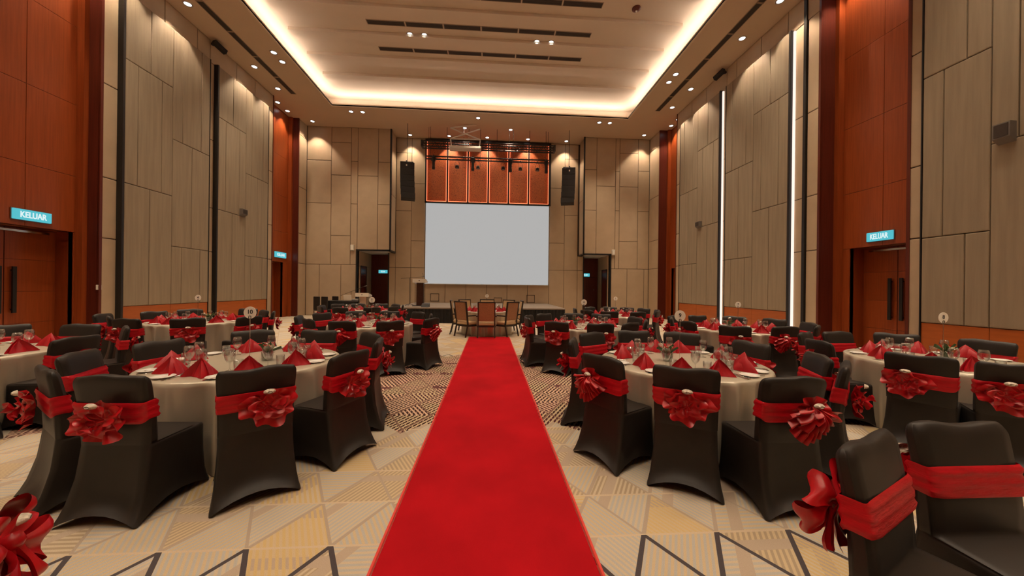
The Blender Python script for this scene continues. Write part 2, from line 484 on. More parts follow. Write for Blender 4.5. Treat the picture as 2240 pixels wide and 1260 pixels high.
ZJ = (9.0, 7.27, 5.78, 4.10, 2.63, 0.93)
def side_wall(name, X, s):
    """s=+1 for the wall whose face looks to +X (left), -1 for the right one"""
    n = (s, 0, 0); G = X + s * 0.13
    bk = X - s * 0.02            # backing plane behind the padded panels
    m = MB()
    def seg(y0, y1):
        a, b = sorted((bk, X - s * 1.25)); m.box(a, b, y0, y1, 0, H)
    left = s > 0
    n1 = (6.95, 8.92) if left else (6.55, 8.50)
    n2 = (15.45, 17.45) if left else (15.45, 17.10)
    seg(YB, n1[0]); seg(n1[1], n2[0]); seg(n2[1], YM + 1.6)
    # niche back
    for (a0, a1, dr) in (n1 + (None,), n2 + (None,)):
        pass
    w = struct(name, m, 'backing')
    O = (bk, 0, 0); U = (0, 1, 0); V = (0, 0, 1)
    def tanp(y0, y1, z0, z1): pad(w, O, U, V, n, y0, y1, z0, z1, 0.02, 'tan', 0.009, 0.016)
    bays = [(9.32, 11.95), (12.32, 14.95)]
    # tan strips (near the niches and between bays)
    for (y0, y1) in ((n1[1], 9.32), (11.95, 12.32), (14.95, n2[0]), (n2[1], YW)):
        if y0 == n1[1] and not left:
            tj = ((n1[1], 8.86), (8.94, 9.32))
            g = MB(); a, b = sorted((X - 0.02 * s, X + 0.05 * s)); g.box(a, b, 8.86, 8.94, 0, H); g.build('dark_trim', 'black', w)
        else: tj = ((y0, y1),)
        for (p, q) in tj:
            zz = (0.0, 2.63, 4.12, 6.42, 9.0)
            for k in range(4): tanp(p, q, zz[k], zz[k + 1])
    for (p, q) in ((n1[1], 9.5), (9.5, 10.5), (10.5, 11.6), (11.6, 12.1), (12.1, 13.3), (13.3, 14.3), (14.3, n2[0]), (n2[1], YW)):
        tanp(p, q, 9.0, H)
    # grey fabric bays: eight modules wide, joints at shared heights
    def bay(y0, y1, rev=False, units=8, pieces=None):
        u = (y1 - y0) / units
        P = pieces or [(0, 2, 9, 7.27), (2, 4, 9, 7.27), (0, 1, 7.27, 4.10), (1, 3, 7.27, 4.10), (3, 4, 7.27, 4.10), (0, 2, 4.10, .93), (2, 4, 4.10, .93),
             (4, 5, 9, 5.78), (5, 7, 9, 5.78), (7, 8, 9, 5.78), (4, 6, 5.78, 2.63), (6, 8, 5.78, 2.63), (4, 5, 2.63, .93), (5, 7, 2.63, .93), (7, 8, 2.63, .93)]
        for (a, b, z1, z0) in P:
            pad(w, (X - s * 0.02, 0, 0), U, V, n, y0 + a * u, y0 + b * u, z0, z1, 0.15, 'grey', 0.006, 0.016)
        for (a, b) in ((0, units / 2), (units / 2, units)):
            pad(w, (X - s * 0.02, 0, 0), U, V, n, y0 + a * u, y0 + b * u, 0.10, 0.93, 0.135, 'wainscot', 0.003, 0.005, 'wainscot_panel')
        g = MB(); a, b = sorted((X - 0.02 * s, X + 0.11 * s)); g.box(a, b, y0, y1, 0, 0.10); g.build('skirting_board', 'wood_dark', w)
        # edge trim on the near side
        g = MB(); a, b = sorted((X - 0.02 * s, X + 0.135 * s)); g.box(a, b, y0 - 0.055, y0, 0.0, 9.02); g.build('edge_trim', 'black', w)
        g = MB(); g.box(a, b, y1, y1 + 0.02, 0.0, 9.0); g.build('edge_trim', 'black', w)
        if not left:
            g = MB(); a, b = sorted((X + 0.004 * s, X + 0.055 * s)); g.box(a, b, y0 - 0.100, y0 - 0.060, 0.05, 8.98)
            g.build('led_strip', 'led', w)
    for (y0, y1) in bays: bay(y0, y1)
    y1 = 6.32 if left else 6.24; y0 = y1 - 1.86
    tanp(y1, n1[0], 0, 2.63); tanp(y1, n1[0], 2.63, 4.10); tanp(y1, n1[0], 4.10, 6.42); tanp(y1, n1[0], 6.42, 9.0); tanp(y0, n1[0], 9.0, H)
    bay(y0, y1, units=6, pieces=[(3, 4, 9, 5.76), (4, 6, 9, 5.76), (3, 5, 5.76, 2.6), (5, 6, 5.76, 2.6), (3, 4, 2.6, .93), (4, 6, 2.6, .93),
                                 (0, 2, 9, 7.27), (2, 3, 9, 7.27), (0, 2, 7.27, 4.08), (2, 3, 7.27, 4.08), (0, 1, 4.08, .93), (1, 3, 4.08, .93)])
    for (p, q) in ((y0 - 2.2, y0 - 0.1), (y0 - 4.4, y0 - 2.2), (YB, y0 - 4.4)):
        for k in range(4): tanp(p, q, (0, 2.63, 5.78, 7.27)[k], (2.63, 5.78, 7.27, H)[k])
    return w, n1, n2
WL, NL1, NL2 = side_wall('wall_left', XL, 1)
WR, NR1, NR2 = side_wall('wall_right', XR, -1)

DN = [0]
SIGNS = []
def niche(X, s, y0, y1, dep, door, wall, zdoor, two=True):
    """red wood niche with a recessed door. door=(ya,yb)"""
    Xb = X - s * dep; Xd = Xb - s * 0.40
    m = MB()
    def bx(xa, xb, *r):
        a, b = sorted((xa, xb)); return (a, b) + r
    O = (Xb - s * 0.03, 0, 0); U, V, N = (0, 1, 0), (0, 0, 1), (s, 0, 0)
    # back wall boards above the door and beside it
    zs = [zdoor, 4.05, 5.75, 7.6, H]
    ym = (door[0] + door[1]) / 2
    for k in range(4):
        for (a, b) in ((y0, ym), (ym, y1)):
            pad(wall, O, U, V, N, a, b, zs[k], zs[k + 1], 0.03, 'wood', 0.003, 0.006, 'wood_panel')
    for (a, b) in ((y0, door[0]), (door[1], y1)):
        if b - a > 0.05: pad(wall, O, U, V, N, a, b, 0, zdoor, 0.03, 'wood', 0.0, 0.006, 'wood_panel')
    g = MB()
    g.box(*bx(Xb - s * 0.03, Xb - s * 0.12, y0 - 0.02, door[0], 0, H)); g.box(*bx(Xb - s * 0.03, Xb - s * 0.12, door[1], y1 + 0.02, 0, H))
    g.box(*bx(Xb - s * 0.03, Xb - s * 0.12, door[0], door[1], zdoor, H))
    # reveals of the doorway
    g.box(*bx(Xb - s * 0.03, Xd - s * 0.1, door[0] - 0.05, door[0], 0, zdoor + 0.05)); g.box(*bx(Xb - s * 0.03, Xd - s * 0.1, door[1], door[1] + 0.05, 0, zdoor + 0.05))
    g.box(*bx(Xb - s * 0.03, Xd - s * 0.1, door[0], door[1], zdoor, zdoor + 0.05))
    g.box(*bx(Xd - s * 0.10, Xd - s * 0.14, door[0], door[1], 0, zdoor))
    g.build('door_surround', 'wood', wall)
    # returns at both niche ends; their shade is put into the dark wood colour
    for (ya, yb_) in ((y0, y0 + 0.03), (y1 - 0.03, y1)):
        g = MB(); g.box(*bx(Xb, X - s * 0.02, ya, yb_, 0, H)); g.build('niche_return', 'wood_dark', wall)
        yc = ya if ya == y0 else yb_
        g = MB(); g.box(*bx(X - s * 0.03, X + s * 0.012, yc - 0.03, yc + 0.03, 0, H)); g.build('corner_trim', 'wood_dark', wall)
    sgn = y1 - 0.03
    g = MB(); g.box(*bx(Xb, Xb + s * 0.16, sgn - 0.10, sgn, 0, H)); g.build('pilaster', 'wood', wall)
    # door leaves
    DN[0] += 1
    d = bpy.data.objects.new('door_%d' % DN[0], None); C.objects.link(d); d.location = (Xd, ym, 0)
    tag(d, None, None, None, 'structure')
    leaves = [(door[0] - ym, -0.004), (0.004, door[1] - ym)]
    for k, (a, b) in enumerate(leaves):
        lf = MB()
        lo, hi = sorted((-s * 0.05, -s * 0.004)); lf.box(lo, hi, a, b, 0.01, zdoor - 0.01)
        L = lf.build('door_leaf', 'wood_dark', d)
        zz = (0.01, 0.62, 1.32, 2.02, zdoor - 0.01)
        for q in range(4):
            pad(L, (-s * 0.004, 0, 0), (0, 1, 0), V, N, a, b, zz[q], zz[q + 1], 0.006, 'wood', 0.003, 0.003, 'door_board')
        hy = -0.115 if k == 0 else 0.115
        h_ = MB(); lo, hi = sorted((s * 0.045, s * 0.075)); h_.box(lo, hi, hy - 0.032, hy + 0.032, 0.86, 1.86)
        for z in (0.93, 1.78):
            lo2, hi2 = sorted((0.0, s * 0.05)); h_.box(lo2, hi2, hy - 0.015, hy + 0.015, z - 0.015, z + 0.015)
        h_.build('handle', 'black', d)
    g = MB(); lo, hi = sorted((s * 0.005, s * 0.045)); g.box(lo, hi, door[0] - ym + 0.15, door[1] - ym - 0.15, zdoor - 0.10, zdoor - 0.055)
    g.build('door_closer', 'steel', d)
    return Xb
XB1 = niche(XL, 1, NL1[0], NL1[1], 0.42, (7.05, 8.77), WL, 2.72)
XB2 = niche(XR, -1, NR1[0], NR1[1], 0.55, (6.72, 8.20), WR, 2.63)
XB3 = niche(XL, 1, NL2[0], NL2[1], 0.42, (15.55, 17.0), WL, 2.62)
XB4 = niche(XR, -1, NR2[0], NR2[1], 0.55, (15.55, 16.85), WR, 2.62)

# ---- back: two wing walls, canopies over side doors, main wall
def back_wall():
    m = MB()
    m.box(-11, -6.91, YW + 0.02, YW + 0.3, 0, H); m.box(-6.91, -5.23, YW + 0.02, YW + 0.2, 3.38, H)
    m.box(6.55, 10, YW + 0.02, YW + 0.3, 0, H); m.box(5.05, 6.55, YW + 0.02, YW + 0.2, 3.38, H)
    m.box(-5.60, 5.36, YM + 0.02, YM + 0.3, 0, H)
    m.box(-5.43, -5.25, YW + 0.02, YM + 0.02, 3.38, H); m.box(5.07, 5.25, YW + 0.02, YM + 0.02, 3.38, H)
    m.box(-8.5, -5.4, 20.42, 20.6, 0, 4); m.box(5.1, 8.2, 20.42, 20.6, 0, 4)
    m.box(-11, -6.93, YW + 0.2, 20.6, 0, 3.5); m.box(6.57, 10, YW + 0.2, 20.6, 0, 3.5)
    m.box(-5.60, -5.45, YM + 0.1, 20.5, 0, 3.5); m.box(5.2, 5.36, YM + 0.1, 20.5, 0, 3.5)
    w = struct('wall_back', m, 'backing')
    U, V, N = (1, 0, 0), (0, 0, 1), (0, -1, 0)
    def P(x0, x1, z0, z1, y=YW): pad(w, (0, y + 0.02, 0), U, V, N, x0, x1, z0, z1, 0.02, 'tan', 0.009, 0.016)
    def col(x0, x1, zs, y=YW):
        for k in range(len(zs) - 1): P(x0, x1, zs[k], zs[k + 1], y)
    col(-9.46, -8.24, [2.63, 5.79, 8.0, H]); col(-8.24, -7.25, [2.63, 4.13, 7.26, 8.95, H]); col(-7.25, -6.91, [2.63, 5.79, 8.0, H])
    col(-6.91, -5.88, [3.42, 7.26, H]); col(-5.88, -5.23, [3.42, 5.79, 8.0, H])
    for (a, b) in ((-9.46, -8.79), (-8.79, -7.71), (-7.71, -6.91)): P(a, b, 0, 2.63)
    col(8.04, 8.68, [2.63, 5.79, 8.0, H]); col(7.01, 8.04, [2.63, 4.13, 7.12, 8.95, H]); col(6.78, 7.01, [2.63, 5.8, 7.95, H])
    col(6.55, 6.78, [2.63, 3.42]); col(5.73, 6.78, [3.42, 7.12, H]); col(5.05, 5.73, [3.42, 5.79, 8.0, H])
    for (a, b) in ((6.55, 7.48), (7.48, 8.43), (8.43, 8.68)): P(a, b, 0, 2.63)
    col(-5.22, -4.38, [0, 2.58, 5.72, 8.93, H], YM); col(-4.38, -3.62, [0, 2.58, 4.07, 7.23, H], YM); col(-5.57, -5.22, [0, 2.58, 3.38], YM)
    col(3.34, 4.2, [0, 2.56, 4.10, 7.22, H], YM); col(4.2, 4.98, [0, 2.56, 5.70, 8.9, H], YM); col(4.98, 5.33, [0, 2.56, 3.38], YM)
    xs = [-3.62, -2.49, -1.33, -0.18, 0.97, 2.13, 3.34]
    for k in range(6): P(xs[k], xs[k + 1], 0, 1.72, YM)
    P(-3.62, 3.34, 1.72, 6.2, YM); P(-3.62, 3.34, 6.2, H, YM)
    # inner sides of the wings
    for (x, nx) in ((-5.23, 1), (5.05, -1)):
        for (z0, z1) in ((3.42, 6.4), (6.4, H)):
            pad(w, (x - nx * 0.02, 0, 0), (0, 1, 0), V, (nx, 0, 0), YW + 0.02, YM, z0, z1, 0.02, 'tan', 0.009, 0.016)
    # black trims and canopy soffits
    for (xo, xi, xb) in ((-5.23, -6.91, -5.57), (5.05, 6.55, 5.33)):
        sx = 1 if xo > xi else -1
        g = MB()
        a, b = sorted((xi, xo + sx * 0.02)); g.box(a, b, YW - 0.03, YW + 0.05, 3.36, 3.44)
        a, b = sorted((xi - 0.04, xi + 0.04)); g.box(a, b, YW - 0.03, YW + 0.05, 0, 3.44)
        a, b = sorted((xo - 0.035, xo + 0.035)); g.box(a, b, YW - 0.03, YW + 0.05, 3.36, H)
        a, b = sorted((xo - 0.02, xo + sx * 0.03)); g.box(a, b, YW, YM, 3.36, 3.44)
        a, b = sorted((xb - 0.03, xb + 0.03)); g.box(a, b, YM - 0.02, YM + 0.04, 0, 3.38)
        g.build('black_trim', 'black', w)
        g = MB(); a, b = sorted((xi, xo)); g.box(a, b, YW + 0.05, 20.45, 3.38, 3.42); g.build('canopy_soffit', 'white', w)
        # passage side wall, panels and its doorway
        for (y0, y1, z0, z1) in ((YW + 0.05, 18.75, 0, 2.6), (YW + 0.05, 18.75, 2.6, 3.38), (18.75, 20.4, 2.6, 3.38), (19.55, 20.4, 0, 2.6)):
            pad(w, (xi - sx * 0.02, 0, 0), (0, 1, 0), V, (sx, 0, 0), y0, y1, z0, z1, 0.02, 'tan', 0.003, 0.01)
        DN[0] += 1
        g = MB(); a, b = sorted((xi - sx * 0.01, xi + sx * 0.01)); g.box(a, b, 18.76, 19.54, 0, 2.59)
        d = g.build('door_%d' % DN[0], 'wood_dark'); tag(d, None, None, None, 'structure')
        g = MB(); a, b = sorted((xi, xi + sx * 0.03)); g.box(a, b, 18.72, 18.76, 0, 2.62); g.box(a, b, 19.54, 19.58, 0, 2.62); g.box(a, b, 18.72, 19.58, 2.59, 2.63)
        g.build('door_frame', 'black', d)
        # end wall of the passage with a dark wood door
        a, b = sorted((xi, xb)); pad(w, (0, 20.42, 0), U, V, N, a, b, 2.22, 3.38, 0.03, 'wood_dark', 0.0, 0.008, 'wood_panel')
        DN[0] += 1
        d = MB().box(a + 0.02, b - 0.02, 20.38, 20.42, 0, 2.2).build('door_%d' % DN[0], 'wood_dark'); tag(d, None, None, None, 'structure')
        g = MB(); g.box(b - 0.28, b - 0.22, 20.33, 20.38, 1.42, 1.50); g.build('door_lock', 'steel', d)
    # small access frames in the lower wall
    for (x0, x1, z0, z1) in ((-3.29, -2.81, 0.73, 1.16), (2.08, 2.55, 0.70, 1.13), (0.23, 0.69, 0.70, 0.97)):
        g = MB(); t = 0.025
        g.box(x0, x1, YM - 0.012, YM + 0.01, z0, z0 + t); g.box(x0, x1, YM - 0.012, YM + 0.01, z1 - t, z1)
        g.box(x0, x0 + t, YM - 0.012, YM + 0.01, z0, z1); g.box(x1 - t, x1, YM - 0.012, YM + 0.01, z0, z1)
        g.build('access_panel_frame', 'slot', w)
    return w
WB = back_wall()
m = MB(); m.box(-12, 11, YB - 0.2, YB, 0, H)
WREAR = struct('wall_rear', m, 'tan')

# ------------------------------------------------------------------ red runner, stage
m = MB()
def runner(u, v): return ((u - 0.5) * 1.20, -3.0 + v * 13.52, 0.012 + 0.002 * math.sin(v * 37) * math.sin(u * 5))
m.grid(runner, 7, 40)
m.box(-0.60, 0.60, -3.0, 10.52, 0.001, 0.008)
rn = thing('red_carpet_runner', 'long red carpet runner leading up the aisle to the armchair table', 'carpet')
m.build('pile', 'runner', rn, True)
for s in (-1, 1):
    g = MB(); g.tube([(s * 0.615, -3, 0.010), (s * 0.615, 10.52, 0.008)], 0.011, 6); g.build('edge_binding', 'runner_edge', rn)

st = thing('stage_platform', 'low stage platform with black pleated skirt under the screen', 'stage', (-0.42, 14.5, 0))
m = MB(); m.bbox(-3.68, 3.68, 0, YM - 14.5 - 0.03, 0.60, 0.66, 0.01); m.build('deck', 'stage_deck', st)
m = MB()
def skirt(u, v):
    x = -3.66 + 7.32 * u; return (x, 0.03 + 0.022 * math.sin(u * 7.32 * 42), 0.005 + 0.60 * v)
m.grid(skirt, 620, 2)
for sx in (-3.66, 3.66):
    m.grid(lambda u, v, sx=sx: (sx + 0.02 * math.sin(u * 190), 0.03 + u * 4.5, 0.005 + 0.60 * v), 300, 2)
m.build('skirt', 'stage_skirt', st, True)
m = MB()
m.box(-3.60, 3.60, 0.08, 4.6, 0.0, 0.60); m.build('frame', 'stage_skirt', st)

# ------------------------------------------------------------------ screen and backlit lattice
sc_ = thing('projection_screen', 'large blank pale grey projection screen on the stage wall', 'screen', (-0.145, YM - 0.06, 1.71))
MB().box(-3.43, 3.43, -0.02, 0.02, 0.0, 4.46).build('screen_surface', 'screen', sc_)
m = MB(); m.box(-3.45, 3.45, -0.03, 0.03, -0.03, 0.0); m.build('bottom_batten', 'white', sc_)

dk = thing('backlit_lattice_panel', 'orange backlit lattice panel of six bays above the screen', 'wall panel', (-0.13, YM - 0.05, 6.19))
m = MB()
m.box(-3.50, 3.50, -0.10, 0.02, -0.03, 0.06); m.box(-3.50, 3.50, -0.10, 0.02, 3.42, 3.5); m.box(-3.50, -3.41, -0.10, 0.02, 0, 3.5); m.box(3.37, 3.50, -0.10, 0.02, 0, 3.5)
m.build('frame', 'black', dk)
bw = 6.78 / 6
for k in range(6):
    x0 = -3.41 + k * bw + (0.05 if k else 0.0); x1 = -3.41 + (k + 1) * bw - (0.05 if k < 5 else 0.0)
    b_ = MB().box(x0, x1, -0.03, 0.0, 0.06, 3.42).build('lattice_panel', 'lattice', dk)
    g = MB()
    for xx in (x0 + 0.012, x1 - 0.012): g.box(xx - 0.012, xx + 0.012, -0.085, -0.060, 0.08, 3.40)
    g.box(x0, x1, -0.085, -0.060, 0.065, 0.09); g.build('light_strip', 'decoled', b_)
    if k: MB().box(-3.41 + k * bw - 0.045, -3.41 + k * bw + 0.045, -0.10, 0.0, 0.06, 3.42).build('mullion', 'black', dk)

# ------------------------------------------------------------------ truss with stage lights
tr = thing('lighting_truss', 'dark horizontal lighting truss hung in front of the lattice panel', 'truss', (-0.12, 17.8, 8.72))
for (yy, zz) in ((-0.14, 0), (0.14, 0), (-0.14, 0.26), (0.14, 0.26)):
    MB().tube([(-3.45, yy, zz), (3.42, yy, zz)], 0.036, 8).build('chord', 'truss', tr)
m = MB()
for k in range(24):
    x = -3.4 + k * 0.285
    for yy in (-0.14, 0.14): m.tube([(x, yy, 0.0 if k % 2 else 0.26), (x + 0.285, yy, 0.26 if k % 2 else 0.0)], 0.016, 5)
    m.tube([(x, -0.14, 0.26), (x, 0.14, 0.26)], 0.010, 5); m.tube([(x, -0.14, 0), (x, 0.14, 0)], 0.010, 5)
m.build('bracing', 'truss', tr)
for x in (-3.1, -1.05, 1.05, 3.1): MB().tube([(x, 0, 0.26), (x, 0, H - 8.72)], 0.010, 6).build('hanger_rod', 'truss', tr)
for s in (-1, 1): MB().box(s * 3.43 - 0.04, s * 3.43 + 0.04, -0.17, 0.17, -0.03, 0.30).build('end_plate', 'black', tr)
br = thing('lighting_bar', 'dark pipe bar carrying the stage spotlights below the truss', 'bar', (-0.14, 17.75, 8.24))
for zz in (0.0, -0.14): MB().tube([(-3.15, 0, zz), (3.15, 0, zz)], 0.040, 8).build('pipe', 'truss', br)
for k in range(8):
    x = -3.0 + k * 0.857; MB().tube([(x, 0, -0.14), (x, 0, H - 8.24)], 0.012, 6).build('drop_rod', 'truss', br)
def spot_fix(x, label, par=False):
    t = thing('stage_spotlight', label, 'stage light', (x, 17.72, 7.66), 0, 'stage spotlights on the lighting bar')
    if par:
        m = MB(); m.lathe([(0.05, 0.16), (0.085, 0.13), (0.10, 0.0), (0.09, 0.0), (0.07, 0.06)], 14, cap=False); m.build('body', 'speaker', t, True)
        MB().lathe([(0.088, 0.01), (0.0, 0.005)], 14, cap=False).build('lens', 'greybox', t, True)
        m = MB(); m.tube([(-0.11, 0, 0.08), (-0.11, 0, 0.28), (0, 0, 0.42), (0.11, 0, 0.28), (0.11, 0, 0.08)], 0.010, 6); m.build('yoke', 'truss', t)
        MB().bbox(-0.025, 0.025, -0.03, 0.07, 0.40, 0.50, 0.005).build('clamp', 'black', t)
    else:
        m = MB(); m.lathe([(0.075, -0.10), (0.085, 0.0), (0.07, 0.06), (0.07, 0.30), (0.095, 0.34), (0.095, 0.52), (0.04, 0.58)], 14); m.build('barrel', 'speaker', t, True)
        m = MB(); m.tube([(-0.12, 0, 0.3), (-0.12, 0, 0.48), (0, 0, 0.58), (0.12, 0, 0.48), (0.12, 0, 0.3)], 0.012, 6); m.build('yoke', 'truss', t)
        m = MB(); m.bbox(-0.03, 0.03, -0.03, 0.07, 0.5, 0.64, 0.005); m.build('clamp', 'black', t)
for k, x in enumerate((-2.95, -0.95, 1.0, 2.88)): spot_fix(x, '%s long black profile spotlight from the left on the lighting bar' % ORD[k])
for k, x in enumerate((-1.75, -0.68, 0.62, 1.52, 2.42)): spot_fix(x, '%s short round spotlight from the left on the lighting bar' % ORD[k], True)

# ceiling projector on its white scissor frame
pj = thing('ceiling_projector', 'white projector on a folding pipe frame hanging before the truss', 'projector', (-1.32, 17.45, 8.5))
m = MB(); m.bbox(-0.80, 0.80, -0.22, 0.22, 0.0, 0.14, 0.03); m.build('body', 'white', pj)
MB().lathe([(0.09, 0.0), (0.09, 0.05), (0.06, 0.06)], 16, c=(0, 0, 0.14)).build('lens_housing', 'black', pj, True)
for (p, q) in (((-0.75, 0, 0.55), (0.75, -0.2, 1.0)), ((0.75, 0, 0.55), (-0.75, -0.2, 1.0)), ((-0.75, -0.2, 1.0), (0.55, -0.1, 1.25)), ((-0.75, 0, 0.55), (0.75, 0, 0.55)), ((-0.7, 0, 0.14), (-0.75, 0, 0.55)), ((0.7, 0, 0.14), (0.75, 0, 0.55))):
    MB().beam(p, q, 0.05, 0.05).build('frame_pipe', 'white', pj)

# line array loudspeakers
def line_array(x, s, label):
    t = thing('line_array_speaker', label, 'loudspeaker', (x, 17.5, 7.74))
    z = 0.0; y = 0.0
    for k in range(6):
        h_ = 0.30 if k else 0.34; a = 0.004 * k * k
        bx_ = MB(); bx_.bbox(-0.34, 0.34, -0.22, 0.22, -h_ + 0.004, 0.0, 0.012)
        o = bx_.build('cabinet', 'speaker', t); o.location = (-s * 0.0022 * k * k, 0.0, z); o.rotation_euler = (-a, 0, -s * 0.25)
        z -= h_; y += 0.008 * k
    m = MB(); m.beam((-0.30, 0, 0.06), (0.30, 0, 0.06), 0.06, 0.05); m.beam((0, -0.2, 0.06), (0, 0.2, 0.06), 0.05, 0.05); m.build('rigging_frame', 'truss', t)
    MB().tube([(0, 0, 0.06), (s * 0.02, 0, 0.8), (0, 0, H - 7.74)], 0.012, 6).build('cable', 'black', t)
    g = MB(); g.box(-0.05, 0.05, -0.23, -0.222, -0.20, -0.12); g.build('badge', 'white', t)
line_array(-4.22, -1, 'black hanging line array loudspeaker left of the screen')
line_array(4.03, 1, 'black hanging line array loudspeaker right of the screen')

# ------------------------------------------------------------------ exit signs
SIGN_T = text_mesh('KELUAR', 0.175, 0.004, 'exit_text', 'exit_text', 0.004)
def exit_sign(loc, right, label, w=0.78, h_=0.26, sc=1.0):
    t = thing('exit_sign', label, 'exit sign', loc)
    r = Vector(right); up = Vector((0, 0, 1)); n = r.cross(up)
    t.matrix_basis = Matrix.Translation(loc) @ Matrix((r, up, n)).transposed().to_4x4()
    m = MB(); m.bbox(-w / 2, w / 2, -h_ / 2, h_ / 2, 0.0, 0.05, 0.008); m.build('sign_box', 'exit', t)
    f = MB(); f.box(-w / 2 - 0.012, w / 2 + 0.012, -h_ / 2 - 0.012, h_ / 2 + 0.012, -0.005, 0.012); f.build('back_plate', 'greybox', t)
    o = inst('lettering', SIGN_T, t, (0, -0.005, 0.052)); o.scale = (sc * w / 0.92, sc, 1)
exit_sign((XB1 + 0.01, 8.00, 2.95), (0, 1, 0), 'lit cyan exit sign above the near left double door', 0.62, 0.22)
exit_sign((XB2 - 0.01, 7.49, 2.85), (0, -1, 0), 'lit cyan exit sign above the near right double door', 0.54, 0.21)
exit_sign((XB3 + 0.01, 16.72, 2.95), (0, 1, 0), 'lit cyan exit sign above the far left door near the stage', 0.85, 0.26)
exit_sign((-6.22, 20.36, 2.39), (1, 0, 0), 'small cyan exit sign in the passage left of the stage', 0.5, 0.19, 0.7)
exit_sign((5.78, 20.36, 2.36), (1, 0, 0), 'small cyan exit sign in the passage right of the stage', 0.5, 0.19, 0.7)

# ------------------------------------------------------------------ small wall fittings
def wall_box(loc, s, label, w=0.30, h_=0.28, d=0.16):
    t = thing('wall_speaker', label, 'wall speaker', loc)
    m = MB(); a, b = sorted((0, s * d))
    m.add([(0, -w / 2, 0), (0, w / 2, 0), (0, w / 2, h_), (0, -w / 2, h_), (s * d, -w / 2, h_ * 0.25), (s * d, w / 2, h_ * 0.25), (s * d, w / 2, h_), (s * d, -w / 2, h_)],
          [(0, 1, 2, 3), (4, 7, 6, 5), (0, 4, 5, 1), (3, 2, 6, 7), (0, 3, 7, 4), (1, 5, 6, 2)])
    m.build('housing', 'greybox', t)
    g = MB(); a, b = sorted((s * d, s * (d + 0.008))); g.box(a, b, -w / 2 + 0.02, w / 2 - 0.02, h_ * 0.32, h_ - 0.02); g.build('grille', 'slot', t)
wall_box((GL, 13.46, 4.10), 1, 'small grey speaker box on the left grey wall bay', 0.26, 0.26, 0.12)
wall_box((GR, 13.44, 4.06), -1, 'small grey speaker box on the far right grey wall bay', 0.26, 0.26, 0.12)
wall_box((GR, 5.12, 4.02), -1, 'large grey speaker box on the near right grey wall bay', 0.20, 0.33, 0.12)
for (x, lab) in ((-7.12, 'left'), (6.68, 'right')):
    t = thing('white_speaker_box', 'white box mounted beside the %s canopy by the stage' % lab, 'wall box', (x, YW, 3.36))  # small white loudspeaker box, holds no lamp
    MB().bbox(-0.09, 0.09, -0.10, 0.0, 0, 0.30, 0.015).build('housing', 'white', t)
    MB().box(-0.06, 0.06, -0.108, -0.10, 0.04, 0.26).build('front_panel', 'card', t)
for (x, s, lab) in ((XL + 0.02, 1, 'left'), (XR - 0.02, -1, 'right')):
    t = thing('wall_camera', 'small black bracket camera under the ceiling on the %s wall' % lab, 'camera', (x, 12.13, 9.42))
    m = MB(); m.beam((0, 0, 0.2), (s * 0.22, 0, 0.16), 0.07, 0.07); m.build('bracket', 'black', t)
    m = MB(); m.beam((s * 0.18, -0.16, 0.18), (s * 0.30, 0.20, 0.06), 0.14, 0.14); m.build('housing', 'speaker', t)
t = thing('wall_switch', 'white switch plate on the wood jamb by the near left door', 'switch', (XL - 0.02 + 0.025, 8.91, 1.42))
MB().bbox(-0.02, 0.0, -0.06, 0.06, -0.06, 0.06, 0.004).build('plate', 'white', t)
MB().box(0.0, 0.004, -0.025, 0.025, -0.03, 0.03).build('rocker', 'greybox', t)

# ------------------------------------------------------------------ ceiling vents and downlights
def vent(x0, x1, y0, y1, z, label, group):
    t = thing('ceiling_vent', label, 'vent', ((x0 + x1) / 2, (y0 + y1) / 2, z), 0, group)
    a, b = (x1 - x0) / 2, (y1 - y0) / 2; f = 0.018
    MB().box(-a + f, a - f, -b + f, b - f, -0.006, 0.0).build('slot', 'slot', t)
    m = MB(); m.box(-a, a, -b, -b + f, -0.012, 0); m.box(-a, a, b - f, b, -0.012, 0); m.box(-a, -a + f, -b, b, -0.012, 0); m.box(a - f, a, -b, b, -0.012, 0)
    m.build('frame', 'ventframe', t)
    m = MB()
    if a > b:
        for k in (-0.33, 0.33): m.box(-a + f, a - f, k * b - 0.006, k * b + 0.006, -0.010, -0.004)
    else:
        for k in (-0.33, 0.33): m.box(k * a - 0.006, k * a + 0.006, -b + f, b - f, -0.010, -0.004)
    m.build('blade', 'slot', t)
for (x, side) in ((-8.51, 'left'), (7.61, 'right')):
    for k in range(6):
        y1 = 15.25 - k * 1.2; vent(x - 0.11, x + 0.11, y1 - 1.18, y1, H, '%s dark slot vent from the stage in the %s ceiling border' % (ORD[k].capitalize(), side), 'slot vents in the %s ceiling border' % side)
for r, y in enumerate((12.98, 11.70, 10.44)):
    for k in range(6):
        x0 = -4.21 + k * 1.275; vent(x0, x0 + 1.25, y - 0.11, y + 0.11, HT, '%s slot vent from the left in the %s tray row from the stage' % (ORD[k].capitalize(), ORD[r]), 'slot vents of the ceiling tray')

